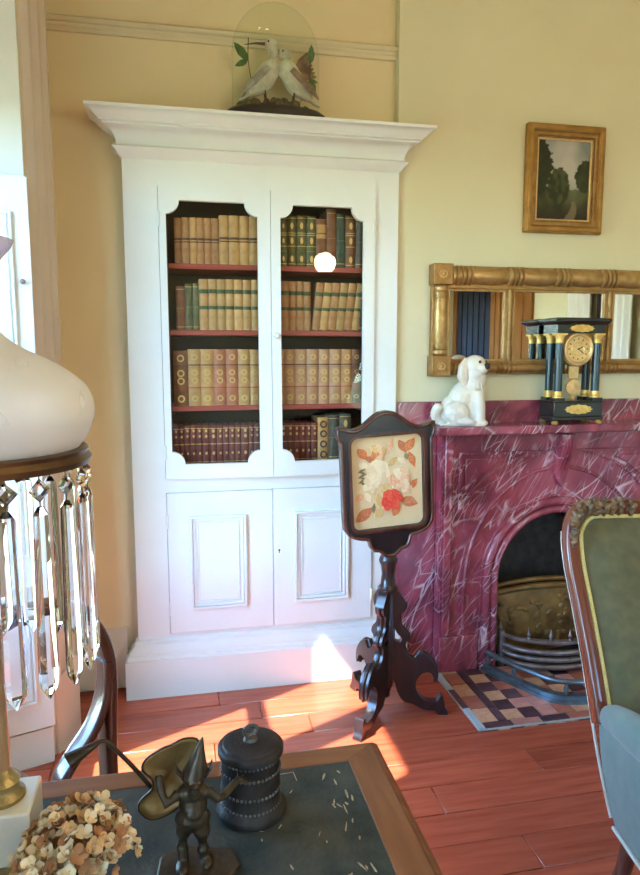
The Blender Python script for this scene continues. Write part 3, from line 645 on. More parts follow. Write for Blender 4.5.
def bird(loc, rotz, colb, colw, colh, lab, beak_l, head, wing_up, name='bird', bd=1):
    """body leans up from the tail at -x to the head at +x"""
    r = thing(name, lab, 'bird', loc, rotz, 'stuffed birds under the glass dome')
    b = MB(); e = lambda p, s, ry: b.ball(p, s, 16, 12, rot=Matrix.Rotation(ry, 3, 'Y').to_euler())
    e((0, 0, .070), (.058, .030, .036), -.95); e((.018, 0, .098), (.040, .028, .034), -.9); e((-.024, 0, .040), (.046, .022, .022), -.6)
    b.tube([(.030, 0, .115), (.036, 0, .14), tuple(head)], [.024, .018, .017], 12); b.ball(head, (.023, .018, .020), 14, 10)
    b.tube([(-.045, 0, .022), (-.070, 0, .004), (-.088, 0, -.004)], [.016, .015, .011], 10, flat=.4)
    blob(b, 'body', colb, r, .004, 3)
    hx, hy, hz = head
    build(MB().tube([(hx+bd*.016, 0, hz), (hx+bd*(.016+beak_l*.5), 0, hz-.001), (hx+bd*(.016+beak_l), 0, hz-.008)], [.0055, .003, .0012], 8), 'beak', 'beak', r)
    for s_ in (-1, 1): build(MB().ball((hx+bd*.010, s_*.0165, hz+.004), .0032, 8, 6), 'eye', 'black_base', r)
    for s_ in (-1, 1):
        wv = MB(); up_ = wing_up and s_ == -1
        for k in range(7):
            t = k/6
            if up_: p0 = Vector((-.005-.016*t, s_*.026, .105-.012*t)); p1 = Vector((-.052-.030*t, s_*.044, .180-.075*t))
            else: p0 = Vector((.012-.024*t, s_*.029, .100-.02*t)); p1 = Vector((-.040-.038*t, s_*.031, .040-.030*t))
            wv.tube([p0, p0.lerp(p1, .55)+Vector((0, s_*.004, .004)), p1], [.010, .011, .003], 8, flat=.35, up=(0, 1, 0))
        build(wv, 'wing', colw, r, smooth=60)
    for s_ in (-1, 1):
        lg = MB().tube([(0, s_*.012, .048), (.004, s_*.013, .008), (.006, s_*.013, -.012)], .003, 6)
        for d_ in (-.5, 0, .5): lg.tube([(.006, s_*.013, -.010), (.006+.018*math.cos(d_), s_*.013+.018*math.sin(d_), -.014)], .002, 5)
        build(lg, 'leg', 'twig', r)
    return r
bird((DC[0]-.048, DC[1]-.004, DC[2]+.075), 0, 'plume_white', 'plume_grey', 'plume_grey', 'pale bird with raised head and long thin beak, left under dome', .075, (.024, 0, .180), False, bd=-1).scale = (1.18, 1., 1.22)
bird((DC[0]+.075, DC[1]-.006, DC[2]+.073), math.radians(180), 'plume_white', 'plume_brown', 'plume_white', 'cream and brown bird with raised wing, right under dome', .018, (.030, 0, .155), True).scale = (1.22, 1.0, 1.22)
def sprig(x0, pts, leaves, lab):
    s_ = thing('leaf_sprig', lab, 'sprig', (DC[0]+x0, DC[1], DC[2]+.06), 0, 'leafy sprigs under the glass dome')
    build(MB().tube(cr(pts, 4), .0018, 6), 'stem', 'twig', s_)
    for (p, d, ln) in leaves:
        q = [(0, 0), (.22, .16), (.5, .20), (.8, .11), (1, 0), (.8, -.11), (.5, -.20), (.22, -.16)]
        build(MB().prism([(u*ln, v*ln) for u, v in q], -.0006, .0006, 'Y').warp(lambda v, d=d, p=p: Vector((p[0]+v.x*math.cos(d)-v.z*math.sin(d), p[1]+v.y+.15*v.z, p[2]+v.x*math.sin(d)+v.z*math.cos(d)))), 'leaf', 'leaf_green', s_, smooth=0)
sprig(-.085, [(0, 0, 0), (-.015, 0, .09), (-.028, -.01, .17), (-.026, -.01, .25)], [((-.028, -.01, .165), 2.3, .085), ((-.028, -.01, .165), 3.6, .06)], 'twig with two leaves at the left inside the dome')
sprig(.085, [(0, 0, 0), (.030, 0, .05), (.050, -.01, .10), (.056, -.01, .20)], [((.050, -.01, .11), -.25, .04), ((.056, -.01, .17), 1.5, .075), ((.055, -.01, .12), -1.3, .075)], 'twig with three leaves at the right inside the dome')

# ================================================================== FIREPLACE
fp = thing('fireplace', 'red-purple marble fireplace surround with arched opening and keystone', 'fireplace', (XC, 2.86, 0)); FO = (-XC, -2.86, 0)
SHZ = 1.166
FF = 2.862                                # face of the marble front
AR, SPR = .30, .44                        # opening radius, springing height
def arch_pts(r, n=28, z0=0.0): return [(XC-r, z0)]+[(XC+r*math.cos(PI-PI*i/n), SPR+r*math.sin(PI-PI*i/n)) for i in range(n+1)]+[(XC+r, z0)]
outer = [(1.168, 0), (1.168, 1.122), (2.332, 1.122), (2.332, 0)]
def spandrel(ins, sgn):
    """triangular panel with a concave edge following the arch"""
    R2 = .600+ins; z1 = 1.040-ins; x0 = -.508+ins
    a0 = math.acos(max(-1, x0/R2)) if abs(x0) < R2 else PI
    a1 = math.asin(min(1, (z1-SPR)/R2)); a1 = PI-a1
    pts = [(R2*math.cos(a0+(a1-a0)*i/12), SPR+R2*math.sin(a0+(a1-a0)*i/12)) for i in range(13)]
    pts = pts+[(x0, z1)]
    return [(XC-sgn*x, z) for x, z in pts]
front = outer[:2]+outer[2:]+[(XC+AR, 0)]+arch_pts(AR)[::-1][1:-1]+[(XC-AR, 0)]
build(MB().prism(front, FF, BRY-.002, 'Y'), 'front_slab', 'red_marble', fp, smooth=30, loc=FO)
for s_ in (-1, 1):
    build(MB().prism(spandrel(0, s_), FF-.014, FF-.0005, 'Y', [spandrel(.014, s_)]), 'spandrel_moulding', 'red_marble', fp, bevel=.005, seg=3, loc=FO)
    build(MB().prism(spandrel(.032, s_), FF-.008, FF-.0005, 'Y'), 'spandrel_field', 'red_marble', fp, bevel=.005, loc=FO)
    rd = [(XC-s_*x, FF-.002, z) for x, z in [(-.47, .20), (-.465, .45), (-.43, .62), (-.36, .76), (-.27, .86), (-.16, .925), (-.055, .955)]]
    build(MB().tube(cr(rd, 5), .009, 10, up=(0, 1, 0)), 'curved_reed', 'red_marble', fp, smooth=70, loc=FO)
    xe = 1.168 if s_ < 0 else 2.332; q = lambda d: xe-s_*d
    pb = build(MB().box(min(q(-.006), q(.186)), max(q(-.006), q(.186)), FF-.020, BRY-.003, 0.0, .172), 'plinth_block', 'red_marble', fp, bevel=.005, loc=FO)
    jb = MB().box(min(q(.006), q(.046)), max(q(.006), q(.046)), FF-.014, FF-.001, .173, 1.121)
    build(jb, 'pilaster_strip', 'red_marble', fp, bevel=.006, loc=FO)
    build(MB().box(min(q(-.004), q(.0)), max(q(-.004), q(.0)), FF+.010, BRY-.003, .173, 1.121), 'side_slip', 'red_marble', fp, loc=FO)
    build(MB().box(min(q(-.193), q(-.005)), max(q(-.193), q(-.005)), BRY-.022, BRY-.002, 0, 1.125), 'wall_slip', 'red_marble', fp, bevel=.003, loc=FO)
# arch mouldings: two rolls and a fillet
def arch_roll(r, rad, y_, nm):
    path = [(x, y_, z) for x, z in arch_pts(r, 36, .0)]
    build(MB().tube(path, rad, 12, up=(0, 1, 0)), nm, 'red_marble', fp, smooth=70, loc=FO)
arch_roll(AR+.016, .019, FF-.004, 'arch_roll'); arch_roll(AR+.056, .022, FF-.004, 'arch_roll')
build(MB().prism(arch_pts(AR+.088)+arch_pts(AR+.076)[::-1], FF-.009, FF, 'Y'), 'arch_fillet', 'red_marble', fp, bevel=.003, loc=FO)
# keystone corbel
ks = []
for t in range(0, 13):
    u = t/12; z = 1.118-u*.255; hw = .040-.012*u if u < .72 else .031*(1-(u-.72)/.28)+.002
    pj = .055*(1-u)**1.2+.028+.014*math.sin(u*PI*2.2); ks.append((z, hw, pj))
vs_ = []
for z, hw, pj in ks: vs_ += [(XC-hw, FF, z), (XC-hw, FF-pj*.72, z), (XC-hw*.55, FF-pj, z), (XC+hw*.55, FF-pj, z), (XC+hw, FF-pj*.72, z), (XC+hw, FF, z)]
fs = [(i*6+j, i*6+j+1, i*6+7+j, i*6+6+j) for i in range(12) for j in range(5)]+[(0, 1, 2, 3, 4, 5), tuple(72+j for j in range(6))]
kst = build(MB().add(vs_, fs), 'keystone', 'red_marble', fp, smooth=60, loc=FO)
for dx in (-.018, 0, .018): build(MB().tube([(XC+dx, FF-pj-.001, z) for z, hw, pj in ks[1:9]], .006, 8), 'flute', 'red_marble', kst, smooth=60)
# shelf and the upstand on the wall
def shelf_poly(i): return [(1.092+i, BRY-.003), (1.092+i, 2.800+i), (1.106+i, 2.772+i*1.2), (1.135+i, 2.765+i), (2.365-i, 2.765+i), (2.394-i, 2.772+i*1.2), (2.408-i, 2.800+i), (2.408-i, BRY-.003)]
build(MB().prism(shelf_poly(0), 1.128, SHZ, 'Z'), 'mantel_shelf', 'red_marble', fp, bevel=.007, seg=3, loc=FO)
build(MB().prism(shelf_poly(.045), 1.1215, 1.1275, 'Z'), 'shelf_fillet', 'red_marble', fp, loc=FO)
build(MB().box(.975, 2.525, BRY-.024, BRY-.001, 1.126, 1.268), 'upstand', 'red_marble', fp, bevel=.003, loc=FO)
# iron insert behind the arch
ins = thing('fireplace_insert', 'dark arched iron fireplace insert with embossed rusty brown fireback', 'insert', (XC, 3.1, 0)); IO = (-XC, -3.1, 0)
cav = MB(); prof = arch_pts(AR+.03, 24); n = len(prof)
ys_ = [2.955, 3.10, 3.22]; sc_ = [1., .96, .86]
vs_ = [(XC+(x-XC)*sc_[k], ys_[k], z*(1-.03*k)) for k in range(3) for x, z in prof]
cav.add(vs_, [(k*n+i, k*n+i+1, (k+1)*n+i+1, (k+1)*n+i) for k in range(2) for i in range(n-1)]+[tuple(2*n+i for i in range(n))])
build(cav, 'arched_lining', 'soot', ins, smooth=50, loc=IO)
build(MB().box(XC-.33, XC+.33, 2.86, 3.22, -.018, .003), 'hearth_plate', 'iron_black', ins, loc=IO)
def plate(w, z0, z1, y_, rise):   # bowed plate with a low arched top
    pts = [(XC-w, z0)]+[(XC-w+2*w*i/16, z1-rise+rise*math.sin(PI*i/16)) for i in range(17)]+[(XC+w, z0)]
    m_ = MB(); nx, nz = 22, 8; vv = []
    for j in range(nz+1):
        for i in range(nx+1):
            u = i/nx; top = z1-rise+rise*math.sin(PI*u)**.7; z = z0+(top-z0)*j/nz
            vv.append((XC-w+2*w*u, y_-.05*math.sin(PI*u)-.012*math.sin(PI*j/nz), z))
    m_.add(vv, [(j*(nx+1)+i, j*(nx+1)+i+1, (j+1)*(nx+1)+i+1, (j+1)*(nx+1)+i) for j in range(nz) for i in range(nx)])
    return m_
fb = build(plate(.29, .003, .345, 3.02, .06), 'fireback', 'rust_plate', ins, smooth=60, loc=IO)
for dz, r_ in ((0, .016), (.036, .012)):
    build(MB().tube([(XC-.29+.58*i/16, 3.02-.05*math.sin(PI*i/16)-.012,   .285+dz+.06*math.sin(PI*i/16)**.7) for i in range(17)], r_, 10), 'arched_bead', 'rust_plate', fb, smooth=70)
eb = MB()
for q in range(46):
    u = rnd.uniform(.06, .94); z = rnd.uniform(.05, .29); eb.ball((XC-.29+.58*u, 3.02-.05*math.sin(PI*u)-.010, z), (rnd.uniform(.012, .03), .010, rnd.uniform(.008, .02)), 8, 6, rot=Matrix.Rotation(rnd.uniform(-1.5, 1.5), 3, 'Y').to_euler())
blob(eb, 'embossing', 'rust_plate', fb, .005, 1)
build(MB().prism(arch_pts(AR-.02, 24)+[], 3.11, 3.12, 'Y'), 'register_plate', 'iron_black', ins, loc=IO)

gr = thing('fire_grate', 'bowed steel fire grate with bars and small spiked finials', 'grate', (XC, 2.82, 0.003)); GO = (-XC, -2.82, -.003)
def bow(r, yb, dp, n=18): return [(XC-r+2*r*i/n, yb-dp*math.sin(PI*i/n)**.6) for i in range(n+1)]
for z, rad in ((.040, .011), (.075, .011), (.110, .012)):
    build(MB().tube([(x, y_, z) for x, y_ in bow(.262, 2.85, .150)], rad*1.15, 10), 'bar', 'steel_bars', gr, smooth=70, loc=GO)
top = MB(); P_ = bow(.270, 2.852, .157)
top.prism(P_+[(x, y_+.030) for x, y_ in P_[::-1]], .150, .166, 'Z'); build(top, 'top_rail', 'steel_bars', gr, bevel=.003, loc=GO)
for i in (0, 3, 6, 9, 12, 15, 18):
    x, y_ = P_[i]; y_ += .014
    build(MB().lathe([(.007, 0), (.007, .004), (.004, .008), (.009, .018), (.010, .024), (.004, .034), (.0025, .048), (0, .056)], 10).warp(lambda p, x=x, y_=y_: p+Vector((x, y_, .166))), 'finial', 'steel_bars', gr, smooth=60, loc=GO)
for s_ in (-1, 1):
    build(MB().box(XC+s_*.268-.012, XC+s_*.268+.012, 2.842, 2.874, .003, .178), 'post', 'steel_bars', gr, bevel=.004, loc=GO)
build(MB().prism([(x, y_+.01) for x, y_ in bow(.255, 2.85, .13)], .020, .030, 'Z'), 'grate_floor', 'iron_black', gr, loc=GO)

fd = thing('fender', 'curved blue-grey steel hearth fender standing on the tiles', 'fender', (XC, 2.5, .005)); DO = (-XC, -2.5, -.005)
def fend(ex, yb, yf, n=10):
    P0 = [(-ex, yb), (-ex+.03, yb-.09), (-ex+.085, yb-.20), (-ex+.165, yf+.045), (-ex+.27, yf+.006), (0, yf), (ex-.27, yf+.006), (ex-.165, yf+.045), (ex-.085, yb-.20), (ex-.03, yb-.09), (ex, yb)]
    return [(XC+p[0], p[1]) for p in [tuple(v) for v in cr([(a, b, 0) for a, b in P0], 5)]]
A, B = fend(.385, 2.825, 2.435), fend(.325, 2.835, 2.495)
build(MB().prism(A+B[::-1], .005, .018, 'Z'), 'base_plate', 'steel_fender', fd, bevel=.004, loc=DO)
A2, B2 = fend(.372, 2.828, 2.448), fend(.345, 2.832, 2.475)
build(MB().prism(A2+B2[::-1], .018, .034, 'Z'), 'base_step', 'steel_fender', fd, bevel=.004, loc=DO)
R_ = fend(.355, 2.830, 2.465)
build(MB().tube([(x, y_, .090) for x, y_ in R_], .014, 12, flat=.8), 'top_rail', 'steel_fender', fd, smooth=70, loc=DO)
for i in (1, 8, 17, 25, 33, 42, 49):
    x, y_ = R_[i]; build(MB().lathe([(.006, .034), (.010, .040), (.006, .048), (.012, .060), (.006, .072), (.008, .080), (.008, .088)], 12).warp(lambda p, x=x, y_=y_: p+Vector((x, y_, 0))), 'baluster', 'steel_fender', fd, smooth=60, loc=DO)

# tiled hearth
he = struct(build(MB().box(HX0+.002, HX1-.002, HY0+.002, FF-.02, -.0055, .0005), 'floor_hearth', 'grout'), 'hearth of tan, pink and dark glazed tiles')
TM = {}
def tile(x0, x1, y0, y1, m_):
    key = (round(x1-x0, 3), round(y1-y0, 3), m_)
    if key not in TM: TM[key] = MB().box(-(x1-x0)/2+.0022, (x1-x0)/2-.0022, -(y1-y0)/2+.0022, (y1-y0)/2-.0022, 0, .0045).mesh('tile', m_, 0)
    link('tile', TM[key], he, ((x0+x1)/2, (y0+y1)/2, .0005))
hx0, hx1, hy0, hy1 = HX0+.004, HX1-.004, HY0+.004, FF-.025
tile(hx0, hx0+.030, hy0, hy0+.16, 'tile_slate'); tile(hx0, hx0+.030, hy0+.16, hy0+.32, 'tile_dark'); tile(hx0, hx0+.030, hy0+.32, hy1, 'tile_slate')
x = hx0+.030; k = 0
while x < hx1-.02:                                   # front border
    b = min(x+.125, hx1); tile(x, b, hy0, hy0+.040, ('tile_dark', 'tile_pink', 'tile_dark', 'tile_brick')[k % 4]); x = b; k += 1
y = hy0+.040; k = 0
while y < hy1-.02:
    b = min(y+.105, hy1); tile(hx0+.030, hx0+.105, y, b, ('tile_tan', 'tile_brick', 'tile_tan', 'tile_brick')[k % 4]); tile(hx0+.105, hx0+.145, y, b, 'tile_dark'); y = b; k += 1
TS = .078; j = 0; y = hy0+.040
while y < hy1-.015:
    b = min(y+TS, hy1); i = 0; x = hx0+.145
    while x < hx1-.015:
        c = min(x+TS, hx1); tile(x, c, y, b, ('tile_tan', 'tile_pink', 'tile_tan', 'tile_brick')[(i//2+j) % 4] if (i+j) % 2 == 0 else ('tile_dark', 'tile_brick', 'tile_dark', 'tile_pink')[(i//2+2*j) % 4]); x = c; i += 1
    y = b; j += 1

# ================================================================== MANTEL CLOCK
ck = thing('mantel_clock', 'black four-columned portico clock with gilt dial on the mantel shelf', 'clock', (1.782, 2.842, SHZ))
W, D = .122, .062
for sx in (-1, 1):
    for sy in (-1, 1): build(MB().lathe([(0, 0), (.012, 0), (.016, .006), (.012, .013), (.008, .017), (0, .017)], 14).warp(lambda p, sx=sx, sy=sy: p+Vector((sx*(W-.012), sy*(D-.010), 0))), 'foot', 'gilt_bright', ck)
build(MB().box(-W-.006, W+.006, -D-.004, D+.004, .017, .034), 'base_step', 'black_lacquer', ck, bevel=.005)
bs = build(MB().box(-W, W, -D, D, .034, .100), 'base', 'black_lacquer', ck, bevel=.003)
build(MB().box(-W-.004, W+.004, -D-.003, D+.003, .100, .108), 'base_moulding', 'black_lacquer', ck, bevel=.003)
def plaque(parent, w, h, z, yf):
    pts = []
    for i in range(48):
        a = 2*PI*i/48; k = 1+.07*math.cos(12*a); pts.append((w*math.cos(a)*k, z+h*math.sin(a)*k))
    o = build(MB().prism(pts, yf-.004, yf, 'Y'), 'gilt_mount', 'gilt_bright', parent, bevel=.001)
    for s_ in (-1, 1):
        sp = [(s_*w*(.12+.055*k*math.cos(k*.9)), yf-.005, z+h*.5*math.sin(k*.9)*(1-.03*k)) for k in range(11)]
        build(MB().tube(cr(sp, 3), h*.13, 6), 'scroll', 'gilt_bright', o, smooth=70)
    build(MB().ball((0, yf-.004, z), (w*.12, .004, h*.4), 10, 6), 'boss', 'gilt_bright', o)
plaque(ck, .066, .021, .068, -D)
for sx in (-1, 1):
    for sy in (-1, 1):
        cx, cy = sx*(W-.028), sy*(D-.024)
        col_ = build(MB().lathe([(.0185, .138), (.0185, .20), (.0175, .30), (.0165, .372)], 22).warp(lambda p: p+Vector((cx, cy, 0))), 'column', 'blue_marble_column', ck, smooth=60)
        build(MB().box(cx-.025, cx+.025, cy-.024, cy+.024, .108, .120), 'column_plinth', 'black_lacquer', col_)
        build(MB().lathe([(.023, .120), (.024, .126), (.020, .130), (.022, .135), (.0195, .142), (.0187, .150)], 22).warp(lambda p: p+Vector((cx, cy, 0))), 'column_base', 'gilt_bright', col_, smooth=60)
        build(MB().lathe([(.0168, .366), (.019, .372), (.0172, .378), (.019, .388), (.023, .398), (.024, .402)], 22).warp(lambda p: p+Vector((cx, cy, 0))).box(cx-.025, cx+.025, cy-.024, cy+.024, .402, .410), 'capital', 'gilt_bright', col_, smooth=50)
build(MB().box(-W+.002, W-.002, -D+.002, D-.002, .410, .456), 'entablature', 'black_lacquer', ck, bevel=.002)
build(MB().mould([(-W+.002, -D+.002), (W-.002, -D+.002), (W-.002, D-.002), (-W+.002, D-.002)], [(0, .448), (.004, .449), (.010, .456), (.016, .462), (.018, .470), (.016, .476), (0, .476)], True), 'cornice', 'black_lacquer', ck, smooth=40)
build(MB().box(-W+.003, W-.003, -D+.003, D-.003, .456, .480), 'cap', 'black_lacquer', ck, bevel=.004)
plaque(ck, .058, .0165, .432, -D+.002)
def ydisk(prof, c, n=36, cap=True): return MB().lathe(prof, n, cap=cap).warp(lambda p: Vector((p.x+c[0], c[1]-p.z, p.y+c[2])))
dc = (0, -.022, .340)
mv = build(ydisk([(0, -.066), (.052, -.066), (.052, 0), (0, 0)], dc), 'movement_drum', 'black_lacquer', ck)
dl = build(ydisk([(0, .014), (.058, .014), (.060, .020), (.066, .026), (.073, .024), (.077, .014), (.077, 0), (0, 0)], dc, 48), 'dial_bezel', 'gilt_pale', ck, smooth=50)
build(ydisk([(0, .016), (.054, .016), (.054, .0141), (0, .0141)], dc, 40), 'dial', 'gilt_pale', dl)
build(ydisk([(.0275, .0162), (.030, .0185), (.0325, .0162)], dc, 40, False), 'dial_ring', 'gilt_bright', dl, smooth=60)
for k in range(12):
    a = k*PI/6; u = Vector((math.sin(a), 0, math.cos(a))); v = Vector((math.cos(a), 0, -math.sin(a))); c0 = Vector(dc)
    pts = [c0+u*.041+v*.0022, c0+u*.050+v*.0026, c0+u*.050-v*.0026, c0+u*.041-v*.0022]
    build(MB().add([p+Vector((0, -.0162, 0)) for p in pts]+[p+Vector((0, -.0172, 0)) for p in pts], [(0, 1, 2, 3), (4, 5, 6, 7), (0, 1, 5, 4), (1, 2, 6, 5), (2, 3, 7, 6), (3, 0, 4, 7)]), 'hour_mark', 'label_brown', dl)
for a, ln, wd in ((math.radians(62), .026, .0020), (math.radians(128), .038, .0016)):
    u = Vector((math.sin(a), 0, math.cos(a))); c0 = Vector(dc)+Vector((0, -.0195, 0))
    build(MB().tube([c0-u*.006, c0+u*ln*.6, c0+u*ln], [wd*.8, wd, wd*.3], 6), 'hand', 'black_lacquer', dl)
pn = build(MB().box(-.012, .012, -.010, -.004, .185, .270), 'pendulum_rod', 'gilt_pale', ck, bevel=.002)
build(MB().box(-.026, .026, -.012, -.006, .205, .262), 'pendulum_plate', 'gilt_pale', pn, bevel=.008)
build(ydisk([(0, .006), (.010, .008), (.014, .004), (.024, .006), (.030, .003), (.036, .004), (.038, 0), (.036, -.004), (0, -.004)], (0, -.010, .166), 30), 'pendulum_bob', 'gilt_pale', pn, smooth=60)
build(MB().lathe([(.0, .0), (.010, .002), (.012, .012), (.006, .022), (0, .024)], 12).warp(lambda p: p+Vector((0, -.012, .108))), 'pendulum_tip', 'gilt_pale', pn)

# ================================================================== STAFFORDSHIRE-STYLE SPANIEL
dg = thing('dog_figurine', 'white glazed pottery spaniel sitting on the mantel shelf, looking right', 'figurine', (1.258, 2.852, SHZ), math.radians(-18))
dg.scale = (1.04, 1.04, 1.0)
b = MB(); E3 = lambda p, s, ry=0., rx=0., rz=0.: b.ball(p, s, 18, 12, rot=(Matrix.Rotation(rz, 3, 'Z') @ Matrix.Rotation(ry, 3, 'Y') @ Matrix.Rotation(rx, 3, 'X')).to_euler())
E3((-.034, 0, .072), (.070, .054, .072)); E3((-.012, 0, .125), (.056, .050, .088), .42); E3((.026, 0, .165), (.050, .046, .085), .22); E3((.040, 0, .105), (.046, .044, .105), .05)
HR = math.radians(-38)
def hp(x, y_, z): return (.036+(x-.036)*math.cos(HR)-y_*math.sin(HR), (x-.036)*math.sin(HR)+y_*math.cos(HR), z)
E3((.036, 0, .225), (.046, .044, .050)); E3(hp(.040, 0, .268), (.049, .047, .046)); E3(hp(.074, 0, .256), (.030, .031, .028), 0, 0, HR); E3(hp(.046, 0, .290), (.036, .034, .022)); E3((.052, 0, .21), (.038, .036, .05))
for s_ in (-1, 1):
    b.tube([(.050, s_*.022, .16), (.060, s_*.026, .09), (.062, s_*.028, .025), (.064, s_*.028, .012)], [.030, .027, .026, .026], 12); E3((.070, s_*.030, .014), (.030, .022, .016))
    E3((-.036, s_*.042, .058), (.054, .026, .054)); E3((.0, s_*.050, .020), (.048, .020, .018))
for k in range(11):
    a = 2.2+k*.40; b.ball((-.098+.027*math.cos(a), -.030+.004*k, .052+.034*math.sin(a)), .022, 10, 8)
b.box(-.105, .088, -.054, .054, 0, .012)
bd = blob(b, 'body', 'dog_glaze', dg, .0042, 4)
for s_ in (-1, 1):
    e = MB(); e.tube([hp(.026, s_*.038, .296), hp(.018, s_*.052, .262), hp(.018, s_*.054, .215), hp(.030, s_*.050, .178)], [.012, .023, .026, .008], 12, flat=.45, up=(0, 1, 0)); build(e, 'ear', 'dog_ear', dg, smooth=70)
    build(MB().ball(hp(.080, s_*.024, .284), (.006, .006, .007), 10, 8), 'eye', 'dog_nose', dg)
build(MB().ball(hp(.100, 0, .266), (.015, .017, .016), 14, 10), 'nose', 'dog_nose', dg, smooth=80)
for s_ in (-1, 1):
    lk = MB().tube([(.060, s_*.040, .205), (.068, s_*.040, .165), (.078, s_*.034, .125)], [.003, .0045, .003], 8); build(lk, 'chain_lock', 'dog_ear', dg, smooth=70)

# ================================================================== OVERMANTEL MIRROR
MX0, MX1, MZ0, MZ1 = 1.112, 2.388, 1.384, 1.880
mi = thing('overmantel_mirror', 'wide gilt overmantel mirror in three sections with turned half-columns', 'mirror', (XC, BRY-.03, MZ0)); MO = (-XC, -(BRY-.03), -MZ0)
CB = .092
build(MB().prism(rect(MX0+.01, MX1-.01, MZ0+.01, MZ1-.01), BRY-.022, BRY-.002, 'Y'), 'backboard', 'old_gilt', mi, loc=MO)
ix0, ix1, iz0, iz1 = MX0+CB-.010, MX1-CB+.010, MZ0+.066, MZ1-.106
build(MB().prism(rect(MX0+.006, MX1-.006, MZ0+.006, MZ1-.006), BRY-.040, BRY-.022, 'Y', [rect(ix0, ix1, iz0, iz1)]), 'frame', 'gilt', mi, bevel=.003, loc=MO)
div = [(1.478, 1.512), (1.988, 2.022)]
edges = [ix0]+[v for d in div for v in d]+[ix1]
for i in range(3):
    a, b_ = edges[2*i], edges[2*i+1]
    gl = build(MB().box(a+.0005, b_-.0005, BRY-.026, BRY-.0221, iz0+.0005, iz1-.0005), 'mirror_pane', 'mirror_glass', mi, loc=MO)
    build(MB().prism(rect(a, b_, iz0, iz1), BRY-.036, BRY-.026, 'Y', [rect(a+.010, b_-.010, iz0+.010, iz1-.010)]), 'slip', 'gilt_smooth', gl, bevel=.003)
def turned(L_, rings, r0=.030):
    """profile (r, t) of a turned half-column with ringed collars"""
    pr_ = [(r0*.80, 0)]
    segs = [0]+rings+[1.]
    prev = 0
    for c in rings:
        a_, z_ = prev, c-.040
        for k in range(1, 9): t = k/9; pr_.append((r0*(.86+.16*math.sin(PI*t)), a_+(z_-a_)*t))
        for k in range(4): u = z_+.02*k; pr_ += [(r0*.80, u+.002), (r0*1.06, u+.006), (r0*1.06, u+.013), (r0*.80, u+.017)]
        prev = c+.040
    for k in range(1, 9): t = k/9; pr_.append((r0*(.86+.16*math.sin(PI*t)), prev+(1-prev)*t))
    pr_.append((r0*.80, 1.)); return [(r, t*L_) for r, t in pr_]
Lh = MX1-MX0-2*CB; Lv = MZ1-MZ0-2*CB; cy = BRY-.040
for z in (MZ1-CB/2-.002, MZ0+.036):
    p_ = turned(Lh, [.055, .285, .50, .715, .945] if z > 1.6 else [.055, .25, .5, .75, .945], .041 if z > 1.6 else .024)
    build(MB().lathe(p_, 22).warp(lambda p: Vector((MX0+CB+p.z, cy+p.x*.9, z+p.y))), 'half_column', 'gilt_smooth' if z > 1.6 else 'gilt', mi, smooth=50, loc=MO)
for x in (MX0+CB/2, MX1-CB/2):
    pr_ = [(r, z) for r, z in turned(Lv, [.14, .86], .034)]
    build(MB().lathe(pr_, 22).warp(lambda p: Vector((x+p.x, cy+p.y*.9, MZ0+CB+p.z))), 'half_column', 'gilt_smooth', mi, smooth=50, loc=MO)
for a, b_ in div:
    xm = (a+b_)/2
    build(MB().box(a, b_, BRY-.036, BRY-.0221, iz0, iz1), 'mullion', 'gilt', mi, bevel=.003, loc=MO)
    build(MB().lathe(turned(iz1-iz0, [.25, .5, .75], .012), 16).warp(lambda p: Vector((xm+p.x, BRY-.037+p.y, iz0+p.z))), 'half_column', 'gilt', mi, smooth=50, loc=MO)
for x in (MX0, MX1-CB):
    for z in (MZ0, MZ1-CB):
        cb = build(MB().box(x, x+CB, BRY-.072, BRY-.004, z, z+CB), 'corner_block', 'gilt', mi, bevel=.004, loc=MO)
        build(MB().prism(rect(x+.008, x+CB-.008, z+.008, z+CB-.008), BRY-.076, BRY-.072, 'Y', [rect(x+.014, x+CB-.014, z+.014, z+CB-.014)]), 'fillet', 'gilt', cb)
        ro = MB()
        for k in range(8): a_ = k*PI/4; ro.ball((x+CB/2+.016*math.cos(a_), BRY-.073, z+CB/2+.016*math.sin(a_)), (.008, .005, .008), 8, 6)
        ro.ball((x+CB/2, BRY-.074, z+CB/2), (.009, .007, .009), 10, 6)
        blob(ro, 'rosette', 'gilt_smooth', cb, .002, 1)

# ================================================================== LANDSCAPE PAINTING
PX0, PX1, PZ0, PZ1 = 1.557, 1.944, 2.034, 2.508
pt = thing('painting', 'small gilt-framed landscape painting with dark trees under a cloudy sky', 'painting', (1.75, BRY, PZ0)); PO = (-1.75, -BRY, -PZ0)
def pr_(i): return rect(PX0+i, PX1-i, PZ0+i, PZ1-i)
for i, (o_, i_, y_, m_) in enumerate(((0, .030, .034, 'old_gilt'), (.006, .026, .042, 'old_gilt'), (.030, .050, .030, 'gilt'), (.050, .056, .022, 'gilt'), (.056, .064, .020, 'gilt_pale'))):
    build(MB().prism(pr_(o_), BRY-y_, BRY-.004, 'Y', [pr_(i_)]), 'frame_moulding', m_, pt, bevel=.004, loc=PO)
build(MB().box(PX0+.004, PX1-.004, BRY-.006, BRY-.001, PZ0+.004, PZ1-.004), 'backing', 'old_gilt', pt, loc=PO)
nx, nz = 60, 84; q = .060; x0, x1, z0, z1 = PX0+q, PX1-q, PZ0+q, PZ1-q
vv, cc = [], []
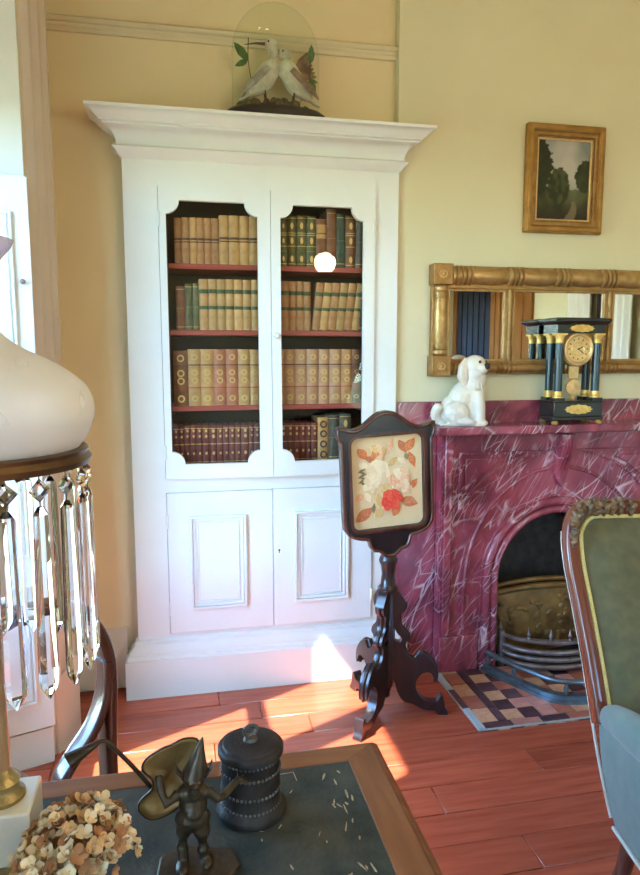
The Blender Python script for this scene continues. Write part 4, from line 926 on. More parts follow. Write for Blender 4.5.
def paint(u, v):
    """picture colour at u across, v up: sky, cloud, tree masses, path"""
    N = lambda a, b_, s_: noise.noise(Vector((u*a*s_, v*b_*s_, 3.7)))
    sky = Vector((.20, .23, .22)).lerp(Vector((.50, .47, .42)), max(0, min(1, 1.35-2.6*math.hypot((u-.52)*.9, v-.72)+.6*N(3, 3, 1.5))))
    c = sky
    gnd = Vector((.035, .045, .02)).lerp(Vector((.11, .12, .05)), max(0, min(1, .5+1.2*N(5, 4, 1.5))))
    if v < .40+.05*N(4, 1, 2): c = gnd.lerp(Vector((.14, .16, .08)), max(0, min(1, 1-abs(u-.72)*4)))*(.35+1.3*v)
    dk = Vector((.018, .026, .012)); jag = .06*N(9, 9, 2.2)
    if math.hypot((u-.42)/.21, (v-.42)/.23) < 1+jag*3: c = dk.lerp(Vector((.07, .085, .03)), max(0, min(1, .35+1.3*N(8, 8, 1.6))))
    if u > .70 and math.hypot((u-.92)/.20, (v-.56)/.20) < 1+jag*3: c = dk.lerp(Vector((.045, .055, .025)), max(0, min(1, .3+N(8, 8, 1.6))))
    edge = .30*(1-((v-.66)/.42)**2)+jag+.02*math.sin(v*70)
    if v > .32 and u < edge: c = dk*(.8+.6*abs(N(8, 8, 1.7)))
    if v < .25: c = c.lerp(Vector((.018, .016, .010)), min(1, (.25-v)*5))
    pw = abs(u-(.62+.10*math.sin(v*9)))
    if v < .24 and pw < .03+.32*(.24-v): c = c.lerp(Vector((.20, .15, .09)), .75)
    return c
for j in range(nz+1):
    for i in range(nx+1):
        vv.append((x0+(x1-x0)*i/nx, BRY-.0105, z0+(z1-z0)*j/nz)); cc.append(paint(i/nx, j/nz))
me = MB().add(vv, [(j*(nx+1)+i, j*(nx+1)+i+1, (j+1)*(nx+1)+i+1, (j+1)*(nx+1)+i) for j in range(nz) for i in range(nx)]).mesh('canvas', 'oil_paint', 0)
ca = me.color_attributes.new('paint', 'FLOAT_COLOR', 'POINT'); ca.data.foreach_set('color', [k for c in cc for k in (c.x, c.y, c.z, 1.)])
link('canvas', me, pt, PO)

# ================================================================== FIRE SCREEN
fsn = thing('fire_screen', 'dark carved pole fire screen with floral needlework panel before the fireplace', 'fire screen', (.818, 2.562, 0))
FT = .0
leg2 = [(.0, .53), (.030, .532), (.054, .505), (.069, .476), (.062, .447), (.046, .435), (.044, .405), (.050, .378), (.075, .352), (.083, .327), (.069, .313), (.064, .29), (.079, .257), (.108, .240), (.122, .255), (.133, .267), (.162, .253), (.191, .215),
        (.201, .174), (.196, .143), (.188, .157), (.172, .184), (.140, .180), (.114, .145), (.118, .100), (.150, .062), (.200, .058), (.215, .080), (.226, .082), (.232, .062), (.236, .033), (.248, .010), (.243, 0), (.207, 0), (.192, .020), (.150, .022), (.100, .048), (.062, .060), (.038, .099), (.022, .149), (0, .15)]
lo = [(p[0], p[1]) for p in cr([(a, b_, 0) for a, b_ in leg2], 3)]
hole = [(p[0], p[1]) for p in cr([(.022, .372, 0), (.034, .352, 0), (.052, .330, 0), (.044, .312, 0), (.026, .318, 0), (.018, .345, 0)], 3, True)]
lme = MB().prism([(x+.006, z) for x, z in lo], -.019, .019, 'Y', [[(x+.006, z) for x, z in hole]]).mesh('leg', 'ebony_wood', 30)
rme = MB().tube([(x+.006, 0, z) for x, z in lo[9:60:1]], .008, 8, up=(0, 1, 0)).mesh('moulded_edge', 'ebony_wood', 60)
for k, a in enumerate((-13, -134, 108)):
    l_ = link('leg', lme, fsn, (0, 0, 0), (0, 0, math.radians(a))); bv = l_.modifiers.new('bevel', 'BEVEL'); bv.width = .006; bv.segments = 3; bv.limit_method = 'ANGLE'; bv.angle_limit = math.radians(50)
    link('moulded_edge', rme, l_)
build(MB().lathe([(0, .105), (.020, .11), (.030, .125), (.034, .15), (.034, .40), (.030, .43), (.030, .50), (.026, .53), (0, .53)], 6), 'column', 'ebony_wood', fsn, smooth=20)
build(MB().lathe([(0, .065), (.008, .068), (.016, .080), (.012, .092), (.018, .100), (.020, .11), (0, .11)], 18), 'pendant', 'ebony_wood', fsn, smooth=60)
build(MB().lathe([(0, .528), (.040, .530), (.043, .540), (.036, .548), (.030, .556), (.026, .60), (.030, .635), (.038, .655), (.034, .668), (.020, .700), (0, .700)], 28), 'stem', 'ebony_wood', fsn, smooth=50)
pan = MB()
R5 = Matrix.Rotation(math.radians(4), 3, 'Z') @ Matrix.Rotation(math.radians(-2.6), 3, 'Y')
pivot = Vector((0, -.012, .68))
def pw(p): return R5 @ (p-pivot) + pivot
half = [(0, 1.268), (.030, 1.263), (.065, 1.243), (.100, 1.216), (.135, 1.203), (.165, 1.206), (.185, 1.214), (.206, 1.213), (.206, 1.176), (.196, 1.160), (.192, 1.130), (.192, .845), (.184, .800), (.160, .772), (.120, .758), (.092, .752), (.085, .728), (.072, .706), (.050, .702), (.036, .690), (.020, .678), (0, .675)]
hs = [(p[0], p[1]) for p in cr([(a, b_, 0) for a, b_ in half], 2)]
out = hs + [(-x, z) for x, z in hs[-2:0:-1]]
# sharp ears stay on the outline
op = rrect(-.150, .150, .800, 1.168, .030)
fro = build(MB().prism(out, -.030, .0, 'Y', [op]).warp(pw), 'panel_frame', 'ebony_wood', fsn, smooth=40, bevel=.006, seg=3)
build(MB().prism(rrect(-.164, .164, .786, 1.182, .042), -.038, -.0305, 'Y', [rrect(-.152, .152, .798, 1.170, .032)]).warp(pw), 'inner_bead', 'mahogany', fro, bevel=.003)
build(MB().tube([(x*.965, -.031, .965+(z-.965)*.965) for x, z in out], .007, 8, closed=True, up=(0, 1, 0)).warp(pw), 'outer_bead', 'mahogany', fro, smooth=60)
cv = build(MB().prism(rrect(-.149, .149, .801, 1.167, .029), -.018, -.006, 'Y').warp(pw), 'needlework_canvas', 'canvas_cream', fsn)
# embroidered flowers, low relief; (u,v) in the zoomed picture of the panel: 120..505 across, 215..700 down
def uv(u, v): return (-.150+.300*(u-122)/(505-122), 1.168-.368*(v-212)/(700-212))
LAY = [0]
def motif(pts, m_, nm, h=.0012):
    LAY[0] += 1; base = -.0181-.00006*LAY[0]
    P_ = [uv(*p) for p in pts]; return build(MB().prism(P_, base-h, -.0181+.0001, 'Y').warp(pw), nm, m_, cv, smooth=30, bevel=.0005, seg=1)
def leaf(c, ln, wd, ang, m_):
    a = math.radians(ang); q = [(-1, 0), (-.7, .55), (-.2, .95), (.25, .85), (.65, .45), (1, 0), (.65, -.4), (.2, -.9), (-.25, -.95), (-.7, -.5)]
    motif([(c[0]+x*ln*math.cos(a)-y_*wd*math.sin(a), c[1]+x*ln*math.sin(a)+y_*wd*math.cos(a)) for x, y_ in cr([(x, y_, 0) for x, y_ in q], 2, True) for _ in (0,) ] if False else [(c[0]+p[0]*ln*math.cos(a)-p[1]*wd*math.sin(a), c[1]+p[0]*ln*math.sin(a)+p[1]*wd*math.cos(a)) for p in cr([(x, y_, 0) for x, y_ in q], 2, True)], m_, 'leaf')
def rose(c, r, ms, lobes=7, rings=3):
    rr_ = random.Random(int(c[0]*7+c[1]))
    for k in range(rings):
        R0 = r*(1-k/rings)*.62; n_ = max(3, lobes-k); pr0 = r*(.46-.10*k)
        for i in range(n_):
            t0 = 2*PI*i/n_+k*.5+rr_.uniform(-.2, .2); q = (c[0]+R0*math.cos(t0), c[1]+R0*math.sin(t0))
            motif([(q[0]+pr0*(1+.12*math.sin(3*t+i))*math.cos(t+t0)*.85-0*t, q[1]+pr0*(1+.12*math.sin(3*t+i))*math.sin(t+t0)) for t in [2*PI*j/18 for j in range(18)]], ms[(k+i) % len(ms)], 'petal', .0010+.0006*k)
for c, ln, wd, a, m_ in (((185, 300), 40, 24, 50, 'wool_orange'), ((225, 330), 30, 18, 20, 'wool_rust'), ((335, 270), 42, 12, 110, 'wool_pink'), ((400, 275), 40, 22, 60, 'wool_rust'), ((440, 268), 42, 26, -50, 'wool_orange'), ((450, 350), 46, 20, 70, 'wool_orange'),
                         ((455, 480), 32, 20, -50, 'wool_orange'), ((430, 575), 50, 30, 20, 'wool_rust'), ((355, 615), 34, 22, -60, 'wool_orange'), ((185, 620), 60, 30, -35, 'wool_rust'), ((165, 525), 38, 18, -30, 'wool_pink'), ((205, 530), 30, 18, 60, 'wool_white'),
                         ((190, 360), 30, 20, 20, 'wool_white'), ((345, 350), 34, 16, -40, 'wool_gold'), ((395, 350), 30, 16, 40, 'wool_white'), ((265, 555), 44, 18, 80, 'wool_gold'), ((262, 620), 30, 20, -30, 'wool_gold'), ((300, 490), 34, 16, -40, 'wool_gold'),
                         ((420, 330), 20, 12, 80, 'wool_olive'), ((235, 590), 26, 10, -80, 'wool_olive')): leaf(c, ln, wd, a, m_)
for k in range(6): leaf((178+6*(k % 2), 385+14*k), 24, 6, -25+50*(k % 2), 'wool_olive')
rose((262, 400), 66, ['wool_white', 'canvas_pale', 'wool_white']); rose((222, 462), 44, ['wool_white', 'canvas_pale'], 5, 2); rose((380, 445), 58, ['wool_pink', 'wool_white', 'wool_pale'], 6, 3)
rose((412, 500), 32, ['wool_white', 'wool_pale'], 5, 2); rose((265, 292), 42, ['wool_gold', 'wool_pale', 'wool_orange'], 5, 2); rose((332, 555), 58, ['wool_red', 'wool_scarlet', 'wool_red'], 6, 3)

# ================================================================== WRITING TABLE
TZ = .75; TX0, TX1, TY0, TY1 = -.44, .364, .38, 1.187
tb = thing('writing_table', 'brown wooden writing table with worn dark leather top', 'table', ((TX0+TX1)/2, (TY0+TY1)/2, 0)); TO = (-(TX0+TX1)/2, -(TY0+TY1)/2, 0)
lx0, lx1, ly0, ly1 = TX0+.072, .291, TY0+.06, 1.133
def frame_board(poly, m_):
    build(MB().prism(poly, TZ-.028, TZ, 'Z'), 'border_board', m_, tb, bevel=.0015, loc=TO)
bx0, bx1, by0, by1 = TX0+.018, TX1-.018, TY0+.018, TY1-.008
frame_board([(bx0, by1), (lx0, ly1), (lx1, ly1), (bx1, by1)], 'table_wood'); frame_board([(bx0, by0), (bx1, by0), (lx1, ly0), (lx0, ly0)], 'table_wood')
frame_board([(bx1, by0), (bx1, by1), (lx1, ly1), (lx1, ly0)], 'table_wood_side'); frame_board([(bx0, by0), (lx0, ly0), (lx0, ly1), (bx0, by1)], 'table_wood_side')
build(MB().mould([(bx0, by0), (bx1, by0), (bx1, by1), (bx0, by1)], [(.0005, TZ-.001), (.006, TZ-.003), (.012, TZ-.010), (.017, TZ-.014), (.018, TZ-.024), (.012, TZ-.030), (.0005, TZ-.030)], True), 'edge_moulding', 'table_wood', tb, smooth=50, loc=TO)
lt = build(MB().box(lx0+.001, lx1-.001, ly0+.001, ly1-.001, TZ-.026, TZ-.001), 'leather_inset', 'leather_top', tb, loc=TO)
wr = random.Random(11)
def scuff(x, y_, ln, wd, a):
    k = 9; pts = []
    for i in range(k): t = 2*PI*i/k; r_ = 1+wr.uniform(-.35, .35); pts.append((x+math.cos(a)*ln*math.cos(t)*r_-math.sin(a)*wd*math.sin(t)*r_, y_+math.sin(a)*ln*math.cos(t)*r_+math.cos(a)*wd*math.sin(t)*r_))
    build(MB().prism(pts, TZ-.0012, TZ-.0007, 'Z'), 'scuff', 'leather_wear', lt, smooth=0)
for i in range(34):
    if i < 16: scuff(wr.uniform(.235, .275), wr.uniform(.86, 1.12), wr.uniform(.003, .012), wr.uniform(.0008, .002), wr.uniform(1.2, 2.1))
    else: scuff(wr.uniform(-.05, .25), wr.uniform(.84, 1.12), wr.uniform(.002, .006), wr.uniform(.0006, .0014), wr.uniform(0, 3))
for pts in ([(.155, 1.118), (.185, 1.120)], [(.185, 1.120), (.187, 1.095)], [(.155, 1.118), (.153, 1.105)]):
    build(MB().tube([(p[0], p[1], TZ-.0007) for p in pts], .0007, 5), 'gilt_line', 'leather_wear', lt)
for a, b_ in (((lx0+.02, lx1-.02, ly1-.022, ly1-.019)), ((lx0+.02, lx1-.02, ly0+.019, ly0+.022))) if False else (): pass
build(MB().prism(rect(TX0+.05, TX1-.05, TY0+.05, TY1-.05), TZ-.14, TZ-.030, 'Z', [rect(TX0+.072, TX1-.072, TY0+.072, TY1-.072)]), 'apron', 'table_wood', tb, bevel=.003, loc=TO)
for x in (TX0+.075, TX1-.075):
    for y_ in (TY0+.075, TY1-.075):
        build(MB().lathe([(0, 0), (.016, 0), (.018, .02), (.013, .04), (.017, .10), (.024, .38), (.029, .50), (.022, .53), (.032, .555), (.032, .61), (0, .61)], 20).warp(lambda p: p+Vector((x, y_, 0))), 'leg', 'table_wood', tb, smooth=50, loc=TO)

# ================================================================== TABLE LAMP WITH CRYSTAL PRISMS
LX, LY = -.256, .955
lp = thing('prism_lamp', 'old table lamp with frosted white shade, hanging crystal prisms and marble base', 'lamp', (LX, LY, TZ))
build(MB().box(-.066, .066, -.066, .066, 0, .016), 'base_step', 'brass_old', lp, bevel=.003)
build(MB().box(-.058, .058, -.058, .058, .016, .052), 'base_plinth', 'brass_old', lp, bevel=.004)
for k in range(9):
    for s_ in (0, 1, 2, 3):
        u = -.048+.012*k; c = [(u, -.0585), (.0585, u), (u, .0585), (-.0585, u)][s_]; build(MB().ball((c[0], c[1], .034), (.005, .005, .009), 8, 6), 'cast_leaf', 'brass_old', lp)
build(MB().box(-.044, .044, -.044, .044, .052, .128), 'marble_block', 'marble_white', lp, bevel=.003)
build(MB().lathe([(0, .128), (.030, .128), (.031, .134), (.025, .140), (.022, .147), (.025, .154), (.018, .163), (.012, .172), (0, .172)], 28), 'column_foot', 'brass_old', lp, smooth=50)
build(MB().lathe([(.013, .172), (.014, .20), (.012, .30), (.011, .40), (.014, .46), (0, .46)], 24), 'column', 'column_amber', lp, smooth=60)
build(MB().lathe([(0, .455), (.018, .455), (.022, .47), (.018, .485), (.024, .515), (.030, .54), (.030, .565), (.024, .59), (0, .60)], 28), 'font', 'brass_old', lp, smooth=50)
RZ = .612; RR = .132
build(MB().lathe([(RR-.012, RZ-.010), (RR+.004, RZ-.012), (RR+.007, RZ-.004), (RR+.002, RZ+.003), (RR+.004, RZ+.008), (RR-.002, RZ+.011), (RR-.012, RZ+.009), (RR-.012, RZ-.010)], 56, cap=False), 'prism_ring', 'brass_rim', lp, smooth=50)
for k in range(3):
    a = k*2*PI/3+.4; build(MB().tube([(.04*math.cos(a), .04*math.sin(a), .575), ((RR-.01)*math.cos(a), (RR-.01)*math.sin(a), RZ-.004)], .004, 8), 'ring_arm', 'brass_rim', lp)
spf = cr([(RR-.008, 0, RZ+.010), (RR+.003, 0, RZ+.026), (RR+.013, 0, RZ+.056), (RR+.004, 0, RZ+.090), (RR-.032, 0, RZ+.120), (RR-.075, 0, RZ+.142), (.034, 0, RZ+.160), (.027, 0, RZ+.178), (.030, 0, RZ+.196)], 5)
spf = [(p[0], p[2]) for p in spf]
shd = build(MB().lathe(spf+[(r-.003, z) for r, z in reversed(spf)], 64, cap=False), 'shade', 'frosted_shade', lp, smooth=70)
def on_shade(s_, th):
    i = min(len(spf)-2, max(0, int(s_))); f = s_-i; r = spf[i][0]*(1-f)+spf[i+1][0]*f; z = spf[i][1]*(1-f)+spf[i+1][1]*f
    return Vector(((r+.0006)*math.cos(th), (r+.0006)*math.sin(th), z+.0002))
for k in range(14):
    th0 = -1.75+k*.45; s0 = (7, 13, 20, 10)[k % 4]; tilt = (.5, -.6, .25, .9)[k % 4]
    q = [(0, 0), (.2, .12), (.5, .2), (.8, .13), (1, 0), (.8, -.13), (.5, -.2), (.2, -.12)]
    pts = [on_shade(s0+(u*math.sin(tilt)+v*math.cos(tilt))*6, th0+(u*math.cos(tilt)-v*math.sin(tilt))*.26) for u, v in q]
    build(MB().add(pts, [tuple(range(8))]), 'etched_leaf', 'etched_clear', shd, smooth=0)
build(MB().lathe([(.024, .60), (.026, .70), (.024, .78), (.024, .83), (.034, .862), (.050, .880), (.055, .890), (.053, .891), (.047, .880), (.032, .863), (.022, .83), (.022, .78)], 28, cap=False), 'glass_chimney', 'chimney_glass', lp, smooth=60)
oct_ = lambda r, n=8: [(r*math.cos(2*PI*i/n+PI/n), r*math.sin(2*PI*i/n+PI/n)) for i in range(n)]
def prism_mesh():
    m_ = MB(); s6 = [(-.0115, -.0025), (-.0065, -.0075), (.0065, -.0075), (.0115, -.0025), (.0115, .0025), (.0065, .0075), (-.0065, .0075), (-.0115, .0025)]
    zs = [(-.046, .30), (-.056, .85), (-.255, 1.12), (-.275, 1.0), (-.292, .12)]
    vv = [(x*k, y_*k, z) for z, k in zs for x, y_ in s6]; n = 8
    return m_.add(vv, [(i*n+j, i*n+(j+1) % n, (i+1)*n+(j+1) % n, (i+1)*n+j) for i in range(4) for j in range(n)]+[tuple(range(8)), tuple(32+j for j in range(8))]).mesh('prism_drop', 'crystal', 0)
def bead_mesh():
    m_ = MB(); vv = [(0, -.008, -.024)]; a = .0150; vv = [(-a, 0, -.026), (0, 0, -.026-a), (a, 0, -.026), (0, 0, -.026+a)]
    b2 = [(x*.45, -.006, -.026+(z+.026)*.45) for x, _, z in vv]; b3 = [(x*.45, .006, -.026+(z+.026)*.45) for x, _, z in vv]
    V = vv+b2+b3; return m_.add(V, [(0, 1, 5, 4), (1, 2, 6, 5), (2, 3, 7, 6), (3, 0, 4, 7), (4, 5, 6, 7), (0, 8, 9, 1), (1, 9, 10, 2), (2, 10, 11, 3), (3, 11, 8, 0), (8, 11, 10, 9)]).mesh('bead', 'crystal', 0)
pm, bmh = prism_mesh(), bead_mesh()
wm = MB().tube([(0, 0, -.006), (0, 0, -.016)], .0008, 5).tube([(0, 0, -.037), (0, 0, -.050)], .0008, 5).mesh('wire', 'brass_rim')
NP = 20
for k in range(NP):
    a = 2*PI*k/NP+.12
    d = link('prism_drop', pm, lp, ((RR-.001)*math.cos(a), (RR-.001)*math.sin(a), RZ-.004), (0, 0, a+PI/2))
    link('bead', bmh, d, (0, 0, 0)); link('wire', wm, d)

# ================================================================== TIN CANISTER
cn = thing('tobacco_jar', 'black lidded metal jar with rope bands on the leather table top', 'jar', (.101, 1.036, TZ-.0005))
body = build(MB().lathe([(0, 0), (.055, 0), (.057, .004), (.056, .012), (.051, .018), (.049, .022), (.0475, .028), (.0475, .098), (.049, .102), (0, .102)], 48), 'body', 'tole_black', cn, smooth=40)
for z in (.022, .046, .078, .099):
    m_ = MB(); n = 44
    for k in range(n): a = 2*PI*k/n; m_.ball((.0475*math.cos(a), .0475*math.sin(a), z), (.0028, .0028, .0030), 6, 4)
    build(m_, 'rope_band', 'tole_edge', body, smooth=60)['kind'] = 'stuff'
lid = build(MB().lathe([(0, .1025), (.050, .1025), (.0535, .105), (.0535, .113), (.051, .116), (.046, .117), (.044, .120), (.040, .121), (.030, .122), (.012, .123), (0, .123)], 48), 'lid', 'tole_black', cn, smooth=40)
build(MB().lathe([(0, .123), (.012, .123), (.010, .128), (.005, .131), (0, .131)], 16), 'knob_foot', 'tole_edge', lid)
build(MB().tube([(.011*math.cos(t), 0, .139+.009*math.sin(t)) for t in [2*PI*i/20 for i in range(20)]], .0028, 8, closed=True, up=(0, 1, 0)), 'ring_knob', 'tole_edge', lid, smooth=70, rot=(0, 0, .3))

# ================================================================== BRONZE IMP WITH LEAF TRAY
im = thing('imp_figurine', 'small bronze imp in a pointed hat holding a leaf tray, beside black jar', 'figurine', (.006, .925, TZ-.0005)); im.scale = (1.25, 1.20, 1.13)
build(MB().prism([(-.045, -.030), (.030, -.042), (.052, -.012), (.046, .016), (-.010, .034), (-.040, .018)], 0, .007, 'Z'), 'base', 'bronze_dark', im, bevel=.002)
b = MB()
def tb_(p, r, n=12): b.tube(p, r, n)
tb_([(-.012, 0, .008), (-.014, .004, .030), (-.012, .002, .050), (-.008, 0, .066)], [.0065, .0075, .0095, .0125]); b.ball((-.014, -.008, .010), (.008, .014, .006))
tb_([(.012, .006, .008), (.010, -.004, .030), (.010, -.004, .050), (.006, 0, .066)], [.006, .0075, .0095, .0125]); b.ball((.014, -.002, .010), (.008, .014, .006))
b.ball((-.001, 0, .071), (.021, .016, .016)); b.ball((0, .001, .088), (.017, .013, .018)); b.ball((0, .002, .104), (.019, .013, .015))
b.ball((0, -.006, .080), (.012, .010, .012))
tb_([(0, 0, .110), (.001, -.003, .120)], [.008, .008]); b.ball((.002, -.005, .127), (.0125, .013, .0135)); b.ball((.003, -.017, .125), (.004, .006, .004)); b.ball((.002, -.012, .115), (.007, .006, .010))
tb_([(.016, 0, .106), (.028, -.002, .094), (.036, .010, .088), (.047, .024, .090), (.056, .034, .092)], [.0075, .0062, .0055, .0048, .004], 10)
for k in range(4): tb_([(.055, .033, .092), (.060+.002*k, .038-.004*k, .093-.002*k), (.062+.002*k, .043-.006*k, .090-.002*k)], [.0018, .0016, .0012], 6)
tb_([(.055, .033, .092), (.054, .037, .097), (.056, .041, .099)], [.0018, .0016, .0012], 6)
tb_([(-.016, 0, .106), (-.030, -.006, .098), (-.036, .004, .112), (-.038, .012, .126)], [.0075, .0062, .0055, .0045], 10)
blob(b, 'body', 'bronze_dark', im, .0016, 2)
for s_ in (-1, 1): build(MB().tube([(.002+s_*.011, -.004, .128), (.002+s_*.018, -.001, .136), (.002+s_*.021, .001, .147)], [.005, .004, .0008], 8, flat=.5), 'ear', 'bronze_dark', im, smooth=70)
hat = MB().lathe([(.0150, 0), (.0145, .004), (.0125, .010), (.008, .024), (.0042, .036), (.0015, .046), (0, .048)], 20).warp(lambda p: Vector((p.x+.002+p.z*.22, p.y-.003+p.z*.05, p.z+.132)))
build(hat, 'pointed_hat', 'bronze_dark', im, smooth=60)
for s_ in (-1, 1): build(MB().ball((.0025+s_*.005, -.0165, .129), .0016, 8, 6), 'eye', 'bronze_gold', im)
# leaf tray: shallow dish with lobed rim, standing up behind the shoulder
rim = [(-.062, .078), (-.048, .062), (-.022, .070), (-.004, .092), (.002, .120), (.008, .150), (.006, .166), (-.010, .168), (-.022, .162), (-.034, .158), (-.052, .146), (-.056, .132), (-.046, .118), (-.046, .104), (-.058, .092)]
rp = [(p[0], p[1]) for p in cr([(a, c, 0) for a, c in rim], 3, True)]; cx_, cz_ = -.022, .116
m_ = MB(); vv = []; rings = (1., .86, .6, .3)
for k, f in enumerate(rings):
    for x, z in rp: vv.append((cx_+(x-cx_)*f, .022+.012*(1-f)-(.004 if k == 0 else 0), cz_+(z-cz_)*f))
n = len(rp); vv.append((cx_, .034, cz_))
m_.add(vv, [(k*n+i, k*n+(i+1) % n, (k+1)*n+(i+1) % n, (k+1)*n+i) for k in range(3) for i in range(n)]+[(3*n+i, 3*n+(i+1) % n, 4*n) for i in range(n)])
tr = build(m_, 'leaf_tray', 'bronze_gold', im, smooth=60); so = tr.modifiers.new('solid', 'SOLIDIFY'); so.thickness = .002
build(MB().tube([(x, .018, z) for x, z in rp], .0016, 6, closed=True, up=(0, 1, 0)), 'tray_rim', 'bronze_dark', tr, smooth=60)
build(MB().tube([(.010, .018, .164), (.013, .018, .150), (.010, .018, .138)], .0012, 6), 'stem_curl', 'bronze_dark', tr)
rod = cr([(-.048, .020, .106), (-.068, .018, .140), (-.092, .014, .176), (-.100, .012, .181), (-.108, .010, .178)], 4)
sn = build(MB().tube(rod, [.0028]*len(rod), 8), 'snuffer_rod', 'bronze_dark', im, smooth=60)
build(MB().tube([(-.101, .012, .181), (-.114, .008, .175), (-.134, .002, .166)], [.003, .0055, .0105], 16), 'snuffer_cone', 'bronze_dark', sn, smooth=60)

# ================================================================== DRIED HYDRANGEA IN A SMALL BOWL
HC = Vector((-.150, .885, .838))
vz = build(MB().lathe([(0, 0), (.026, 0), (.028, .004), (.034, .018), (.038, .040), (.032, .056), (.034, .064), (.032, .064), (.029, .055), (.034, .040), (.028, .010), (0, .006)], 28), 'bowl', 'vase_dark', None, smooth=50, loc=(HC.x, HC.y, TZ-.0005))
tag(vz, 'small dark bowl under the dried flower heads', 'bowl')
hy = thing('dried_hydrangea', 'bunch of dried cream and brown hydrangea florets beside the lamp base', 'dried flowers', (HC.x, HC.y, TZ+.008))
def floret_mesh(m_, sd):
    r_ = random.Random(sd); m2 = MB()
    for k in range(4):
        a = k*PI/2+r_.uniform(-.2, .2); cup = r_.uniform(.25, .75); s_ = r_.uniform(.85, 1.15)
        R = Matrix.Rotation(a, 3, 'Z') @ Matrix.Rotation(-cup, 3, 'Y'); tw = r_.uniform(-.25, .25)
        P_ = [(.0, 0, 0), (.35, -.38, .03), (.35, 0, -.06), (.35, .38, .03), (.72, -.46, .10+tw*.3), (.74, 0, -.02), (.72, .46, .10-tw*.3), (1, -.20, .2), (1.04, .0, .10), (1, .22, .18)]
        vv = [tuple(R @ Vector((x*.0085*s_, y_*.0085*s_, z*.0085*s_))) for x, y_, z in P_]
        m2.add(vv, [(0, 1, 2), (0, 2, 3), (1, 4, 5, 2), (2, 5, 6, 3), (4, 7, 8, 5), (5, 8, 9, 6)])
    m2.ball((0, 0, .0008), .0014, 6, 4)
    return m2.mesh('floret', m_, 60)
fms = [floret_mesh(('petal_cream', 'petal_cream', 'petal_pale', 'petal_tan', 'petal_brown')[k % 5], k) for k in range(10)]
hr = random.Random(5)
lump = [(Vector((0, 0, .006)), .056), (Vector((-.035, -.02, -.006)), .040), (Vector((.036, -.012, .002)), .040), (Vector((.020, .030, .004)), .036), (Vector((-.030, .026, 0)), .036)]
build(MB().tube([(0, 0, 0), (.002, 0, .04), (0, 0, .080)], .004, 8), 'stem', 'twig', hy)
made = 0
while made < 290:
    c, r0 = lump[hr.choice((0, 0, 0, 1, 2, 3, 4))]
    d = Vector((hr.gauss(0, 1), hr.gauss(0, 1), hr.gauss(.4, 1))).normalized()
    if d.z < -.45: continue
    p = c+Vector((d.x*r0, d.y*r0, d.z*r0*.85))*hr.uniform(.80, 1.12)
    if any((p-c2).length < r2*.66 for c2, r2 in lump) or p.z < -.036: continue
    dd = (p+Vector((0, 0, .03))).normalized()+Vector((hr.uniform(-.5, .5), hr.uniform(-.5, .5), hr.uniform(-.3, .5)))
    o = link('floret', fms[hr.randrange(10)], hy, p+Vector((0, 0, HC.z-TZ-.008))); o.rotation_euler = dd.to_track_quat('Z', 'Y').to_euler(); q = hr.uniform(1.1, 1.6); o.scale = (q, q, q); made += 1
co = MB()
for c, r0 in lump: co.ball(c+Vector((0, 0, HC.z-TZ-.008)), (r0*.62, r0*.62, r0*.48), 12, 8)
blob(co, 'flower_core', 'petal_brown', hy, .006, 1)

# ================================================================== BALLOON-BACK CHAIR AT THE TABLE
bch = thing('balloon_back_chair', 'dark balloon-back chair tucked under the far side of the table', 'chair', (-.292, 1.452, 0), math.radians(32))
hb = [(.140, .440), (.142, .56), (.148, .66), (.154, .74), (.152, .81), (.130, .880), (.082, .928), (0, .946)]
path = cr([(x, .010+.06*(z-.44), z) for x, z in hb] + [(-x, .010+.06*(z-.44), z) for x, z in hb[-2::-1]], 5)
def ribbon(path, w, d):
    m_ = MB(); vv = []; k = len(path); n = 24
    for i, p in enumerate(path):
        p = Vector(p); t = (Vector(path[min(k-1, i+1)])-Vector(path[max(0, i-1)])).normalized(); dy = Vector((0, 1, 0)); dy = (dy-t*dy.dot(t)).normalized(); s_ = t.cross(dy)
        for q in range(n):
            a = 2*PI*q/n; c, s2 = math.cos(a), math.sin(a); e = .6
            vv.append(p+s_*(w*math.copysign(abs(c)**e, c))+dy*(d*math.copysign(abs(s2)**e, s2)))
    return m_.add(vv, [(i*n+q, i*n+(q+1) % n, (i+1)*n+(q+1) % n, (i+1)*n+q) for i in range(k-1) for q in range(n)]+[tuple(range(n)), tuple((k-1)*n+q for q in range(n))])
build(ribbon(path, .015, .030), 'back_frame', 'mahogany', bch, smooth=85)
for s_ in (-1, 1):
    sc = cr([(s_*.146, .024, .80), (s_*.138, .022, .72), (s_*.108, .018, .655), (s_*.060, .014, .605), (s_*.026, .012, .56), (s_*.020, .010, .50), (s_*.045, .008, .445)], 5)
    build(ribbon(sc, .011, .028), 'inner_scroll', 'mahogany', bch, smooth=85)
    cr_ = MB()
    for k in range(9):
        p = sc[8+2*k]; cr_.ball((p[0]-.004, p[1]-.030, p[2]), (.026, .015, .013), 10, 8, rot=Matrix.Rotation(.55, 3, 'Y').to_euler())
    if s_ < 0: blob(cr_, 'carved_leaves', 'ebony_wood', bch, .004, 0)
build(MB().prism(rrect(-.20, .20, -.40, .03, .06), .405, .445, 'Z'), 'seat_rail', 'mahogany', bch, bevel=.006)
build(MB().prism(rrect(-.185, .185, -.385, .0, .06), .4455, .475, 'Z'), 'seat_pad', 'velvet_olive', bch, bevel=.014, seg=4)
